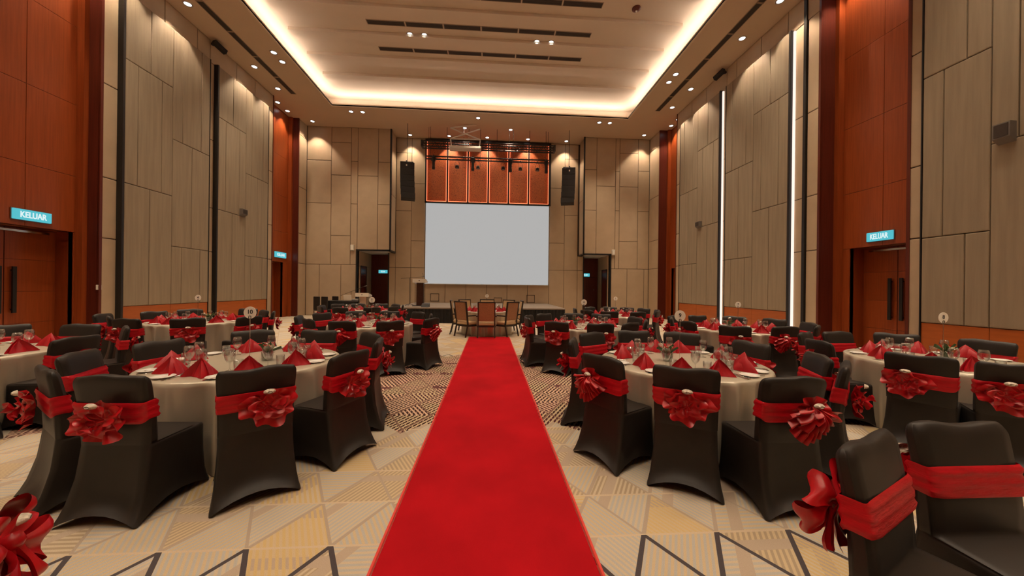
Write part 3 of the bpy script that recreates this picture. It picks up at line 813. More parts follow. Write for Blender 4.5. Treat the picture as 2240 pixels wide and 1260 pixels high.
LENS = MB().lathe([(0.085, 0.004), (0.0, 0.0)], 14, cap=False).mesh('lens', 'lens', True)
RING = MB().lathe([(0.085, 0.004), (0.09, -0.012), (0.125, -0.012), (0.13, 0.004)], 18, cap=False).mesh('ring', 'lensring', True)
SP = {}
def spot_data(kind):
    if kind in SP: return SP[kind]
    l = bpy.data.lights.new('downlight_' + kind, 'SPOT'); l.color = WARM
    e, ang, bl, rad = {'wash': (620 * WASH_P, 88, 0.45, 0.05), 'border': (1500 * SPOT_P, 84, 0.9, 0.10), 'tray': (3300 * SPOT_P, 100, 0.9, 0.16),
                       'niche': (520 * WASH_P, 75, 0.6, 0.05), 'back': (640 * WASH_P, 84, 0.5, 0.05)}[kind]
    l.energy = e; l.spot_size = math.radians(ang); l.spot_blend = bl; l.shadow_soft_size = rad
    SP[kind] = l; return l
def downlight(x, y, z, kind, label, group):
    t = thing('ceiling_downlight', label, 'downlight', (x, y, z), 0, group)
    inst('lens', LENS, t, (0, 0, -0.006)); inst('trim_ring', RING, t, (0, 0, -0.002))
    o = bpy.data.objects.new('lamp_light', spot_data(kind)); C.objects.link(o); o.parent = t; o.location = (0, 0, -0.04)
for (x, side) in ((-8.95, 'left'), (8.12, 'right')):
    ys = (17.69, 14.89, 13.47, 10.62, 9.16)
    for k, y in enumerate(ys): downlight(x, y, H, 'wash', '%s wall-washing downlight from the stage along the %s wall' % (ORD[k].capitalize(), side), 'downlights along the %s wall' % side)
    for k, y in enumerate((5.2, 2.4, -0.4)): downlight(x, y, H, 'wash', '%s wall-washing downlight behind the near door on the %s wall' % (ORD[k].capitalize(), side), 'downlights along the %s wall' % side)
    xi = -7.72 if side == 'left' else 6.99
    for k, y in enumerate((13.09, 12.59, 9.0, 8.5, 4.9, 4.4, 0.8, 0.3)):
        downlight(xi, y, H, 'border', '%s downlight from the stage beside the tray edge, %s side' % (ORD[k].capitalize(), side), 'downlights beside the %s tray edge' % side)
    xn, yc = (-9.62, (16.0, 16.75)) if side == 'left' else (8.98, (15.9, 16.55))
    for k, y in enumerate(yc): downlight(xn, y, H, 'niche', '%s downlight in the far %s wood niche' % (ORD[k].capitalize(), side), 'niche downlights')
    xn, yc = (-9.62, (7.4, 8.4)) if side == 'left' else (8.98, (7.05, 8.0))
    for k, y in enumerate(yc): downlight(xn, y, H, 'niche', '%s downlight in the near %s wood niche' % (ORD[k].capitalize(), side), 'niche downlights')
bl = [(-6.62, 16.54), (-6.09, 16.54), (5.31, 16.55), (5.84, 16.55), (-0.66, 16.62), (-1.38, 17.73), (0.99, 17.72)]
for k, (x, y) in enumerate(sorted(bl)): downlight(x, y, H, 'border', '%s downlight from the left between the tray and the stage wall' % ORD[k].capitalize(), 'downlights before the stage wall')
bl = [(-4.4, 18.8), (-2.3, 18.75), (-0.23, 18.75), (2.01, 18.75), (4.17, 18.8)]
for k, (x, y) in enumerate(bl): downlight(x, y, H, 'back', '%s downlight from the left right above the stage wall' % ORD[k].capitalize(), 'downlights above the stage wall')
trs = [(y, x) for y in (14.88, 12.2, 9.77, 7.34, 4.91, 2.48, 0.05, -2.4) for x in ((-5.19, -4.67, -0.15, 3.86, 4.39) if y in (14.88, 9.77, 4.91, 0.05) else (-2.89, -2.39, 1.58, 2.10))]
for k, (y, x) in enumerate(trs):
    rowi = [q for q in sorted(set(a for a, _ in trs), reverse=True)].index(y)
    coli = [b for a, b in trs if a == y].index(x)
    downlight(x, y - 0.04, HT, 'tray', '%s tray downlight from the left in the %s row from the stage' % (ORD[coli].capitalize(), ORD[rowi]), 'downlights of the ceiling tray')
t = thing('smoke_detector', 'dark red round detector on the tray ceiling near the right edge', 'detector', (4.5, 10.46, HT))
MB().lathe([(0.0, -0.09), (0.06, -0.085), (0.10, -0.05), (0.13, -0.04), (0.13, 0.0)], 18, cap=False).build('housing', 'wood_dark', t, True)
MB().lathe([(0.0, -0.115), (0.025, -0.11), (0.03, -0.085)], 10, cap=False).build('sensor', 'white', t, True)

# ------------------------------------------------------------------ banquet chair with spandex cover, sash and bow
def chair_ring(z, seed):
    """outline of the cover at height z: rear, right, front, left"""
    S9 = [-1, -0.93, -0.62, -0.3, 0, 0.3, 0.62, 0.93, 1]
    T5 = [0.08, 0.28, 0.5, 0.72, 0.92]
    return S9, T5
def lerp(a, b, t): return a + (b - a) * t
def interp(tab, z):
    if z <= tab[0][0]: return tab[0][1]
    for (z0, v0), (z1, v1) in zip(tab, tab[1:]):
        if z <= z1: return lerp(v0, v1, (z - z0) / (z1 - z0))
    return tab[-1][1]
YBK = [(0, -0.105), (0.12, -0.055), (0.28, -0.012), (0.47, 0.012), (0.62, 0.008), (0.80, -0.012), (0.93, -0.032)]
WHB = [(0, 0.262), (0.1, 0.243), (0.25, 0.227), (0.47, 0.218), (0.60, 0.222), (0.72, 0.224), (0.86, 0.232), (0.93, 0.232)]
WHF = [(0, 0.248), (0.1, 0.236), (0.25, 0.228), (0.47, 0.226)]
YFR = [(0, 0.46), (0.12, 0.435), (0.30, 0.425), (0.47, 0.425)]
TH = [(0.47, 0.078), (0.65, 0.066), (0.93, 0.050)]
def cover_mesh(seed):
    rng = random.Random(seed); ph = [rng.uniform(0, 6.28) for _ in range(8)]
    S9 = [-1, -0.94, -0.75, -0.5, -0.25, 0, 0.25, 0.5, 0.75, 0.94, 1]; T5 = [0.05, 0.2, 0.4, 0.6, 0.8, 0.95]
    rings = []
    def ring(z, slab, k=1.0, dz=0.0, inset=0.0, hem=False):
        yb_ = interp(YBK, z) + (inset * 0.3 if slab else 0.0); wb = interp(WHB, z) * k - (inset if slab else 0.0)
        if slab: yf = interp(YBK, z) + interp(TH, z); wf = wb
        else: yf = interp(YFR, z) - inset; wf = interp(WHF, z) - inset
        if slab and inset: yf -= inset * 0.9; yb_ += inset * 0.6
        ec = min(0.012, 0.2 * (yf - yb_))
        cave = 0.030 * max(0, 1 - abs(z - 0.16) / 0.34) if not slab else 0.0
        pts = []
        def Z(s, amp): return z + dz + (0.075 * amp * (1 - s * s) if hem else 0.0)
        wob = lambda s: 0.006 * math.sin(3.1 * s + ph[0] + z * 7) + 0.004 * math.sin(5.3 * s + ph[1]) if z > 0.85 else 0.0
        for s in S9:
            c = min(0.018, 0.25 * (yf - yb_)) if abs(s) == 1 else 0.0
            xx = wb * (s if abs(s) < 1 else math.copysign(0.985, s))
            bulge = -0.010 * (1 - s * s) if (slab and z > 0.5) else 0.0
            pts.append((xx, yb_ + c + cave * (1 - s * s) + bulge, Z(s, 1.0) + wob(s)))
        for t in T5:
            s = 2 * t - 1; x = lerp(wb, wf, t ** 0.35 if inset and not slab else t) - cave * (1 - s * s)
            pts.append((x, lerp(yb_ + ec, yf - ec, t), Z(s, 1.0) + wob(1)))
        for s in reversed(S9):
            c = min(0.018, 0.25 * (yf - yb_)) if abs(s) == 1 else 0.0
            xx = wf * (s if abs(s) < 1 else math.copysign(0.985, s))
            bulge = 0.010 * (1 - s * s) if (slab and z > 0.5) else 0.0
            pts.append((xx, yf - c - cave * (1 - s * s) * 0.8 + bulge, Z(s, 1.2) + wob(s)))
        for t in reversed(T5):
            s = 2 * t - 1; x = -lerp(wb, wf, t ** 0.35 if inset and not slab else t) + cave * (1 - s * s)
            pts.append((x, lerp(yb_ + ec, yf - ec, t), Z(s, 1.0) + wob(-1)))
        rings.append(pts)
    ring(0.0, False, hem=True)
    rings[0] = [(x, y, z + 0.004) for (x, y, z) in rings[0]]
    for z in (0.06, 0.12, 0.19, 0.27, 0.35, 0.41): 
        ring(z, False)
        if z <= 0.12:
            base = rings[0]; rings[-1] = [(p[0], p[1], max(p[2], base[i][2] + 0.025 * (1 if z < 0.1 else 2))) for i, p in enumerate(rings[-1])]
    ring(0.448, False); ring(0.464, False, inset=0.006); ring(0.470, False, inset=0.02)
    ring(0.474, True, inset=0.0); ring(0.50, True)
    for z in (0.56, 0.63, 0.70, 0.77, 0.83, 0.865): ring(z, True)
    r = 0.055
    for z in (0.885, 0.900, 0.912, 0.921, 0.927):
        q = (z - (0.93 - r)) / r; ins = r * (1 - math.sqrt(max(0, 1 - q * q)))
        ring(z, True, inset=ins * 0.55)
    m = MB(); n = len(rings[0])
    vs = [p for rg in rings for p in rg]; fs = []
    for j in range(len(rings) - 1):
        for i in range(n):
            k = (i + 1) % n; fs.append((j * n + i, j * n + k, (j + 1) * n + k, (j + 1) * n + i))
    # cap: stitch rear row to front row
    b0 = (len(rings) - 1) * n; ns = len(S9); nt_ = len(T5)
    rear = [b0 + i for i in range(ns)]; front = [b0 + ns + nt_ + (ns - 1 - i) for i in range(ns)]
    for i in range(ns - 1): fs.append((rear[i], rear[i + 1], front[i + 1], front[i]))
    fs.append(tuple([rear[-1]] + [b0 + ns + i for i in range(nt_)] + [front[-1]]))
    fs.append(tuple([front[0]] + [b0 + 2 * ns + nt_ + i for i in range(nt_)] + [rear[0]]))
    m.add(vs, fs)
    return m.mesh('cover', 'cover', True)
def sash_mesh(seed):
    rng = random.Random(seed); p1, p2 = rng.uniform(0, 6), rng.uniform(0, 6)
    m = MB(); nu, nv = 48, 9; dip = rng.uniform(0.005, 0.03)
    def fn(u, v):
        a = u * 2 * math.pi
        ca, sa = math.cos(a), math.sin(a)
        e = 0.16
        sx = math.copysign(abs(ca) ** e, ca); sy_ = math.copysign(abs(sa) ** (e * 1.6), sa)
        z0 = 0.640 - dip * max(0, -sa) ** 2; z1 = 0.765 - dip * 0.4 * max(0, -sa)
        z = lerp(z0, z1, v)
        w = interp(WHB, z) + 0.007; yb_ = interp(YBK, z) - 0.018; yf = interp(YBK, z) + interp(TH, z) + 0.018
        fold = 0.004 * math.sin(v * 17 + p1 + 1.5 * math.sin(2 * a + p2)) - (0.004 if v in (0, 1) else 0)
        return ((w + fold) * sx, (yb_ + yf) / 2 + ((yf - yb_) / 2 + fold) * sy_, z)
    m.grid(fn, nu, nv, True)
    return m.mesh('sash', 'sash', True)
def bow_mesh(seed, kind):
    rng = random.Random(seed); m = MB()
    if kind == 0:       # crumpled rosette: a waved ribbon wound in a spiral over a hanging ruffle
        sd = rng.uniform(0, 50)
        def nz(p, k, a): 
            q = noise.noise_vector(Vector((p[0] * k + sd, p[1] * k, p[2] * k))); return (p[0] + q[0] * a, p[1] + q[1] * a * 0.6, p[2] + q[2] * a)
        def under(u, v):
            a = u * 2 * math.pi
            r = 0.148 * v * (1 + 0.13 * math.sin(3 * a + sd) + 0.07 * math.sin(8 * a + sd * 2))
            y = -(0.004 + 0.042 * v ** 1.3 + 0.020 * v * math.sin(8 * a + sd))
            return nz((r * math.cos(a), y, r * math.sin(a) * 0.76 - 0.034), 14, 0.016)
        m.grid(under, 64, 7, True)
        turns = 2.6
        def spiral(u, v):
            a = u * turns * 2 * math.pi + sd; k = u
            rb = 0.010 + 0.082 * k
            w = 0.030 + 0.018 * math.sin(5.3 * a + sd)
            r = rb + w * v
            y = -(0.030 + 0.050 * (1 - k) + 0.040 * v * (1 - 0.4 * k) - 0.035 * v * v * k + 0.010 * math.sin(6.7 * a) * v)
            return nz((r * math.cos(a) * 1.05, y, r * math.sin(a) * 0.80 - 0.026), 18, 0.015)
        m.grid(spiral, 150, 5)
    elif kind == 2:     # soft loops round a knot with hanging tails
        sd = seed * 3.7
        def nz2(p, k, a):
            q = noise.noise_vector(Vector((p[0] * k + sd, p[1] * k, p[2] * k))); return (p[0] + q[0] * a, p[1] + q[1] * a * 0.7, p[2] + q[2] * a)
        for (ang, L_, W_, dy) in ((150, 0.165, 0.070, 0.0), (35, 0.15, 0.066, 0.01), (205, 0.18, 0.075, 0.028), (-28, 0.165, 0.070, 0.034), (262, 0.15, 0.066, 0.05)):
            c_, s_ = math.cos(math.radians(ang)), math.sin(math.radians(ang))
            def fn(u, v, c_=c_, s_=s_, L_=L_, W_=W_, dy=dy):
                e = math.sin(math.pi * u); d = L_ * e ** 0.8
                w = (v - 0.5) * 2 * (0.012 + W_ * e)
                y = -(0.012 + dy + 0.030 * math.sin(2 * math.pi * u) * -1 + 0.030 * e + 0.012 * math.sin(7 * v + 3 * u))
                return nz2((d * c_ - w * s_, y, d * s_ + w * c_ - 0.01), 13, 0.014)
            m.grid(fn, 22, 9)
        for (ang, L_) in ((250, 0.22), (292, 0.20)):
            c_, s_ = math.cos(math.radians(ang)), math.sin(math.radians(ang))
            def fn(u, v, c_=c_, s_=s_, L_=L_):
                d = L_ * u; w = (v - 0.5) * 2 * (0.010 + 0.055 * u ** 0.8)
                return nz2((d * c_ - w * s_, -(0.012 + 0.02 * math.sin(3 * u) + 0.012 * u * math.sin(11 * v)), d * s_ + w * c_ - 0.01), 13, 0.012)
            m.grid(fn, 14, 11)
        m.lathe([(0.0, 0.030), (0.022, 0.024), (0.030, 0.0), (0.022, -0.024), (0.0, -0.030)], 12, c=(0, -0.055, 0.0), cap=False)
    else:               # pleated fan gathered at the brooch and falling below it
        for l, (R, d, npl, a0, a1) in enumerate(((0.235, 0.006, 11, 195, 345), (0.175, 0.04, 8, 185, 352), (0.12, 0.065, 6, 200, 340))):
            p1, p2 = rng.uniform(0, 6.28), rng.uniform(0, 6.28)
            def fn(u, v, R=R, d=d, npl=npl, a0=a0, a1=a1, p1=p1, p2=p2):
                a = math.radians(lerp(a0, a1, u))
                r = R * v * (0.88 + 0.16 * math.sin(u * 7 + p2) + 0.02 * math.sin(npl * 6.28 * u))
                y = -(d + 0.055 * math.sin(v * 2.4) + 0.020 * v * math.sin(npl * 6.28 * u + p1))
                q = noise.noise_vector(Vector((r * math.cos(a) * 12 + seed, y * 8, r * math.sin(a) * 12))); return (r * math.cos(a) * 0.78 + q[0] * 0.012, y + q[1] * 0.014, r * math.sin(a) + 0.055 + q[2] * 0.010)
            m.grid(fn, 150, 8)
        # short loop on top
        def top(u, v):
            a = math.radians(lerp(-20, 200, u)); r = 0.095 * v
            return (r * math.cos(a), -(0.02 + 0.05 * v * (1 - 0.5 * v) + 0.014 * v * math.sin(u * 26)), r * math.sin(a) * 0.75 + 0.045)
        m.grid(top, 36, 5)
    return m.mesh('bow', 'bow', True)
def brooch_mesh():
    m = MB(); n = 16
    prof = [(0.0, 0.024), (0.4, 0.022), (0.75, 0.014), (1.0, 0.0)]
    vs = []; fs = []
    for (k, d) in prof[1:]:
        for i in range(n):
            a = 2 * math.pi * i / n; vs.append((0.033 * k * math.cos(a), -d, 0.017 * k * math.sin(a)))
    vs.append((0, -0.024, 0)); t = len(vs) - 1
    for j in range(2):
        for i in range(n): fs.append((j * n + i, j * n + (i + 1) % n, (j + 1) * n + (i + 1) % n, (j + 1) * n + i))
    for i in range(n): fs.append((t, i, (i + 1) % n))
    m.add(vs, fs); return m.mesh('brooch', 'pearl', True)
COVERS = [cover_mesh(i) for i in range(4)]; SASHES = [sash_mesh(i + 20) for i in range(4)]
BOWS = [bow_mesh(1, 0), bow_mesh(2, 1), bow_mesh(3, 0), bow_mesh(9, 0), bow_mesh(4, 2)]; BROOCH = brooch_mesh()
NCH = [0]
def chair(x, y, tx, ty, label, group, k=None, ox=None, rzadd=0.0):
    """x,y: top of the backrest; the chair faces (tx,ty)"""
    rz = math.atan2(ty - y, tx - x) - math.pi / 2 + rzadd
    k = NCH[0] if k is None else k; NCH[0] += 1
    t = thing('banquet_chair', label, 'chair', (x, y, 0), rz, group)
    rng = random.Random(100 + NCH[0])
    inst('cover', COVERS[k % 4], t); inst('sash', SASHES[k % 4], t)
    if ox is None: ox = rng.uniform(-0.09, 0.09)
    b = inst('bow', BOWS[4 if k == 40 else k % 4], t, (ox, -0.03, 0.69)); b.scale = (0.9, 1.0, 0.9) if k == 40 else (1.12, 1.1, 1.12)
    inst('brooch', BROOCH, b, (0, -0.070 if k % 2 == 0 else -0.072, 0.072 if k % 2 == 0 else 0.066))
    return t

# ------------------------------------------------------------------ table ware prototypes
def cloth_mesh(seed, R=0.80, folds=13):
    rng = random.Random(seed); p = [rng.uniform(0, 6.28) for _ in range(6)]
    m = MB(); n = 288
    def fn(u, v):
        a = u * 2 * math.pi
        if v < 0.28:
            q = v / 0.28; return (R * q * math.cos(a), R * q * math.sin(a), 0.752)
        if v < 0.34:
            q = (v - 0.28) / 0.06 * math.pi / 2
            r = R + 0.018 * math.sin(q); return (r * math.cos(a), r * math.sin(a), 0.752 - 0.018 * (1 - math.cos(q)))
        q = (v - 0.34) / 0.66
        am = 0.004 + 0.066 * q ** 0.5
        ph = folds * a + p[0] + 1.6 * math.sin(2 * a + p[1]) + 0.8 * math.sin(3 * a + p[4])
        w = (1 - 2 * abs(math.sin(ph / 2)) ** 0.8) * 0.55 + 0.30 * math.sin((folds + 5) * a + p[2]) + 0.35 * math.sin(5 * a + p[3] + q)
        r = R + 0.020 - 0.012 * q + am * w
        return (r * math.cos(a), r * math.sin(a), lerp(0.734, 0.008, q))
    m.grid(fn, n, 26, True)
    return m.mesh('tablecloth', 'cloth', True)
CLOTHS = [cloth_mesh(i, folds=19 + 3 * i) for i in range(3)]
TOP = MB().lathe([(0.78, 0.715), (0.79, 0.722), (0.79, 0.744), (0.78, 0.75)], 40).mesh('tabletop', 'brown')
PED = MB().lathe([(0.30, 0.0), (0.28, 0.03), (0.05, 0.06), (0.045, 0.66), (0.20, 0.715)], 16).mesh('pedestal', 'black')

def napkin_mesh(kind):
    m = MB(); rng = random.Random(kind + 5)
    def tent(h_, w, rot, dz, crease):
        A = Vector((0.012 * (kind - 0.5), -0.005, h_))
        F = Vector((0.0, -0.075 + crease, 0.0))
        base = [Vector((-w, -0.060, 0)), F, Vector((w, -0.060, 0)), Vector((0.02, 0.115, 0))]
        c, s_ = math.cos(rot), math.sin(rot)
        for k in range(4):
            P, Q = base[k], base[(k + 1) % 4]
            nrm = ((P - A).cross(Q - A)).normalized()
            if nrm.dot((P + Q) / 2) < 0: nrm = -nrm
            bul = 0.016 if k > 1 else -0.010
            def fn(u, v, P=P, Q=Q, nrm=nrm, bul=bul, k=k):
                p = A.lerp(P.lerp(Q, u), v)
                e = math.sin(math.pi * u)
                p = p + nrm * (bul * e * math.sin(math.pi * min(1, v * 0.9)) + 0.006 * e * math.sin(9 * u + 2 * k) * v)
                p.z += 0.012 * (1 - e) * math.sin(math.pi * v) * (1 if k != 1 else 0.6)      # rounded ridges
                x, y = p.x * c - p.y * s_, p.x * s_ + p.y * c
                return (x, y, max(0.0, p.z) + dz)
            m.grid(fn, 8, 8)
    tent(0.150, 0.125, 0.0, 0.001, 0.050)
    tent(0.128, 0.135, (0.35, -0.45)[kind], 0.0005, 0.020)
    return m.mesh('napkin', 'napkin', True)
NAP = [napkin_mesh(0), napkin_mesh(1)]
PLATE = MB().lathe([(0.0, 0.006), (0.045, 0.006), (0.052, 0.008), (0.078, 0.016), (0.080, 0.014), (0.050, 0.0), (0.0, 0.0)], 28, cap=False).mesh('plate', 'ceramic', True)
GOB_B = MB().lathe([(0.006, 0.070), (0.022, 0.080), (0.036, 0.105), (0.041, 0.135), (0.038, 0.170), (0.033, 0.195), (0.0315, 0.195), (0.036, 0.165), (0.039, 0.135), (0.034, 0.107), (0.018, 0.084), (0.0, 0.079)], 18, cap=False).mesh('bowl', 'glass', True)
GOB_S = MB().lathe([(0.034, 0.0), (0.034, 0.003), (0.010, 0.008), (0.0045, 0.02), (0.004, 0.055), (0.007, 0.072)], 14).mesh('stem', 'glass', True)
TUM = MB().lathe([(0.029, 0.0), (0.031, 0.004), (0.0345, 0.05), (0.036, 0.105), (0.0345, 0.105), (0.033, 0.05), (0.029, 0.012), (0.0, 0.010)], 18, cap=True).mesh('tumbler', 'glass', True)
def cutlery():
    k = MB(); k.bbox(-0.006, 0.006, -0.10, -0.01, 0.0, 0.006, 0.002)
    k.add([(-0.006, -0.01, 0.002), (0.007, -0.01, 0.002), (0.010, 0.07, 0.002), (0.004, 0.105, 0.002), (-0.006, 0.10, 0.002), (-0.006, -0.01, 0.005), (0.007, -0.01, 0.005), (0.010, 0.07, 0.003), (0.004, 0.105, 0.003), (-0.006, 0.10, 0.004)],
          [(4, 3, 2, 1, 0), (5, 6, 7, 8, 9), (0, 1, 6, 5), (1, 2, 7, 6), (2, 3, 8, 7), (3, 4, 9, 8), (4, 0, 5, 9)])
    f = MB(); f.beam((0, -0.10, 0.004), (0, 0.035, 0.004), 0.009, 0.004); f.bbox(-0.011, 0.011, 0.035, 0.055, 0.002, 0.006, 0.0015)
    for i in range(4): f.beam((-0.009 + i * 0.006, 0.055, 0.004), (-0.009 + i * 0.006, 0.098, 0.006), 0.003, 0.003)
    s = MB(); s.beam((0, -0.10, 0.004), (0, 0.04, 0.004), 0.008, 0.004); s.lathe([(0.0, 0.001), (0.012, 0.002), (0.018, 0.008), (0.0165, 0.008), (0.010, 0.004), (0.0, 0.003)], 16, c=(0, 0.066, 0), cap=False, sx=1.0, sy_=1.5)
    return k.mesh('knife', 'steel'), f.mesh('fork', 'steel'), s.mesh('spoon', 'steel', True)
KNIFE, FORK, SPOON = cutlery()
VASE = MB().lathe([(0.0, 0.0), (0.047, 0.0), (0.050, 0.004), (0.052, 0.088), (0.050, 0.088), (0.047, 0.008), (0.0, 0.007)], 20, cap=False).mesh('vase', 'glass', True)
def foliage():
    m = MB()
    def fill(u, v):
        a = u * 6.283; return (0.046 * math.cos(a), 0.046 * math.sin(a), 0.006 + 0.065 * v)
    m.grid(fill, 18, 3, True)
    return m.mesh('leaf_lining', 'leaf', True)
LINING = foliage()
def leaf_mesh(L_, W_, mat, cup=0.02, name='leaf'):
    m = MB()
    def fn(u, v):
        w = W_ * math.sin(math.pi * min(1, v * 0.93 + 0.05)) ** 0.8
        x = (u - 0.5) * 2 * w
        return (x, v * L_, cup * (abs(u - 0.5) * 2) ** 2 + 0.35 * L_ * math.sin(v * 1.5) * 0.5)
    m.grid(fn, 5, 8); return m.mesh(name, mat, True)
LEAF = leaf_mesh(0.11, 0.022, 'leaf'); ANTH = leaf_mesh(0.075, 0.036, 'anthurium', 0.012, 'flower'); PET = leaf_mesh(0.075, 0.028, 'petal', 0.018, 'flower')
SPAD = MB().tube([(0, 0, 0), (0, 0.01, 0.03), (0, 0.014, 0.055)], [0.005, 0.005, 0.002], 8).mesh('spadix', 'petal', True)

TN = {}
def flower_pot(x, y, z, label, seed, sc=1.0):
    t = thing('flower_centrepiece', label, 'flowers', (x, y, z), seed, 'flower centrepieces')
    t.scale = (sc, sc, sc)
    inst('vase', VASE, t); inst('leaf_lining', LINING, t)
    rng = random.Random(seed)
    for k in range(7):
        a = k * 0.9 + rng.uniform(-.2, .2); o = inst('leaf', LEAF, t, (0.02 * math.cos(a), 0.02 * math.sin(a), 0.07)); o.rotation_euler = (rng.uniform(0.2, 0.9), 0, a - 1.57)
    for k, a in enumerate((3.4, 4.6, 5.6)):
        o = inst('flower', ANTH, t, (0.018 * math.cos(a), 0.018 * math.sin(a), 0.085)); o.rotation_euler = (rng.uniform(0.7, 1.2), 0, a - 1.57)
        p = inst('spadix', SPAD, o, (0, 0.012, 0.012))
    for k, a in enumerate((0.3, 1.2, 2.1)):
        o = inst('flower', PET, t, (0.02 * math.cos(a), 0.02 * math.sin(a), 0.08)); o.rotation_euler = (rng.uniform(0.5, 1.0), 0, a - 1.57)
    return t
def number_stand(x, y, num, label, rz=0.0):
    t = thing('table_number_stand', label, 'table number', (x, y, 0.752), rz, 'table number stands')
    MB().lathe([(0.045, 0.0), (0.045, 0.006), (0.010, 0.010), (0.004, 0.014)], 18).build('base', 'steel', t, True)
    MB().tube([(0, 0, 0.01), (0, 0, 0.425)], 0.0028, 6).build('rod', 'steel', t)
    m = MB(); pts = []
    for i in range(25):
        a = i / 24 * 4 * math.pi; pts.append((0.014 * math.sin(a) * (1 if i < 13 else 0.8), -0.004, 0.440 - 0.016 * math.cos(a)))
    m.tube(pts, 0.0022, 5); m.build('clip', 'chairwood', t)
    m = MB(); vs = []; n = 32
    for yy in (-0.002, 0.002):
        for i in range(n): vs.append((0.061 * math.cos(i * 2 * math.pi / n), yy, 0.488 + 0.061 * math.sin(i * 2 * math.pi / n)))
    fs = [tuple(range(n)), tuple(range(2 * n - 1, n - 1, -1))] + [(i, n + i, n + (i + 1) % n, (i + 1) % n) for i in range(n)]
    m.add(vs, fs); c = m.build('number_card', 'card', t)
    if num not in TN: TN[num] = text_mesh(num, 0.058, 0.0006, 'ink', 'number', 0.0012)
    o = inst('number', TN[num], c); orient(o, (1, 0, 0), (0, 0, 1), (0, -0.0032, 0.494))
    return t

CW = ['nearest the camera'] + ['%s clockwise from the nearest' % o for o in ORD]
def pol(cx, cy_, r, deg): return cx + r * math.cos(math.radians(deg)), cy_ + r * math.sin(math.radians(deg))
def cwsort(cx, cy_, angs):
    """names by order: start from the one towards the camera, then clockwise seen from above"""
    base = math.degrees(math.atan2(-cy_, -cx))
    start = min(angs, key=lambda a: abs((a - base + 180) % 360 - 180))
    return sorted(angs, key=lambda a: (start - a) % 360)
def banquet_table(cx, cy_, name, num, chairs, detail=2, pot=(0.13, 0.10), radii=None, ks=None):
    """chairs: list of angles (deg). detail 2: full setting, 1: napkin, glass and plate"""
    t = thing('round_table', 'round banquet table in champagne satin cloth, %s' % name, 'table', (cx, cy_, 0), random.uniform(0, 6), 'round banquet tables')
    inst('tablecloth', CLOTHS[int(abs(cx * 10)) % 3], t); inst('tabletop', TOP, t); inst('pedestal', PED, t)
    order = cwsort(cx, cy_, chairs)
    tg = name
    for i, a in enumerate(order):
        who = 'nearest one' if i == 0 else '%s clockwise from nearest' % ORD[i]
        rr = (radii or {}).get(a, 1.20)
        x, y = pol(cx, cy_, rr, a)
        chair(x, y, cx, cy_, 'black chair with red sash at %s, %s' % (tg, who), 'chairs at ' + tg, (ks or {}).get(a), None, random.uniform(-0.07, 0.07))
        d = Vector((math.cos(math.radians(a)), math.sin(math.radians(a)))); sd = Vector((-d.y, d.x))    # sd: to the right of a guest looking inward is -sd
        def at(r, s): p = Vector((cx, cy_)) + d * r + sd * s; return (p.x, p.y, 0.753)
        rz = math.radians(a) + math.pi / 2
        tag(inst('folded_napkin', NAP[i % 2], None, at(0.585, random.uniform(-0.02, 0.02)), rz + random.uniform(-0.35, 0.35)), 'red peaked napkin on %s, %s' % (tg, who), 'napkin', 'napkins on ' + tg)
        g = thing('wine_glass', 'clear stemmed glass on %s, %s' % (tg, who), 'glass', at(0.43, 0.12), 0, 'stemmed glasses on ' + tg)
        inst('bowl', GOB_B, g); inst('stem', GOB_S, g)
        if detail >= 1:
            tag(inst('side_plate', PLATE, None, at(0.655, -0.235)), 'white side plate on %s, %s' % (tg, who), 'plate', 'side plates on ' + tg)
        if detail >= 2:
            tag(inst('water_glass', TUM, None, at(0.46, 0.215)), 'clear water tumbler on %s, %s' % (tg, who), 'glass', 'tumblers on ' + tg)
            for (nm, me, s) in (('dinner_knife', KNIFE, 0.155), ('soup_spoon', SPOON, 0.180), ('dinner_fork', FORK, -0.150)):
                tag(inst(nm, me, None, at(0.66, s), rz + math.pi), 'steel %s on %s, %s' % (nm.replace('_', ' '), tg, who), 'cutlery', nm.replace('_', ' ') + 's on ' + tg)
    if pot: flower_pot(cx + pot[0], cy_ + pot[1], 0.753, 'glass pot of red anthurium and cream petals on %s' % tg, 10 + abs(cx))
    if num: number_stand(cx, cy_, num, 'round card numbered %s on a thin rod, %s' % ({'9': 'nine', '10': 'ten', '8': 'eight', '7': 'seven', '6': 'six', '5': 'five', '4': 'four', '1': 'one'}[num], tg))
# angles measured around each table (0 = right, 90 = towards the stage)
banquet_table(2.05, 3.55, 'the front right table', '9', [-118, -151, 160, 123, 89, 59, 12, -26, -46, -88], 2, (-0.12, 0.02),
              {-118: 1.17, -151: 1.2, 160: 1.14, 123: 1.2, 89: 1.22, 59: 1.21, 12: 0.99, -26: 1.18, -46: 1.28, -88: 1.33})
banquet_table(-2.42, 3.62, 'the front left table', '10', [-54, -90, -22, 13, 43, 82, 122, 171, -158, -121], 2, (0.16, 0.02),
              {-54: 1.31, -90: 1.26, -22: 1.27, 13: 1.22, 43: 1.24, 82: 1.1, 122: 1.24, 171: 1.01, -158: 1.19, -121: 1.23})
banquet_table(5.15, 3.55, 'the right edge table', '8', [89, 119, 163, -152, -126, 55, 18], 2, (0.22, 0.12), {119: 1.24})
banquet_table(-5.75, 4.1, 'the left edge table', None, [132, 95, -37, -2, 50], 1, None, {132: 1.45, 50: 1.2, -37: 1.03, -2: 1.22})
banquet_table(-2.42, 7.2, 'the second table left of runner', '5', [-171, -132, 157, -93, -59, 123, 90, 54, 16, -26], 1, (0.1, 0.1), {-171: 1.35, -132: 1.2, 157: 1.35, -93: 1.26, -59: 1.4, 123: 1.4, 90: 1.26, 54: 1.26, -26: 1.48})
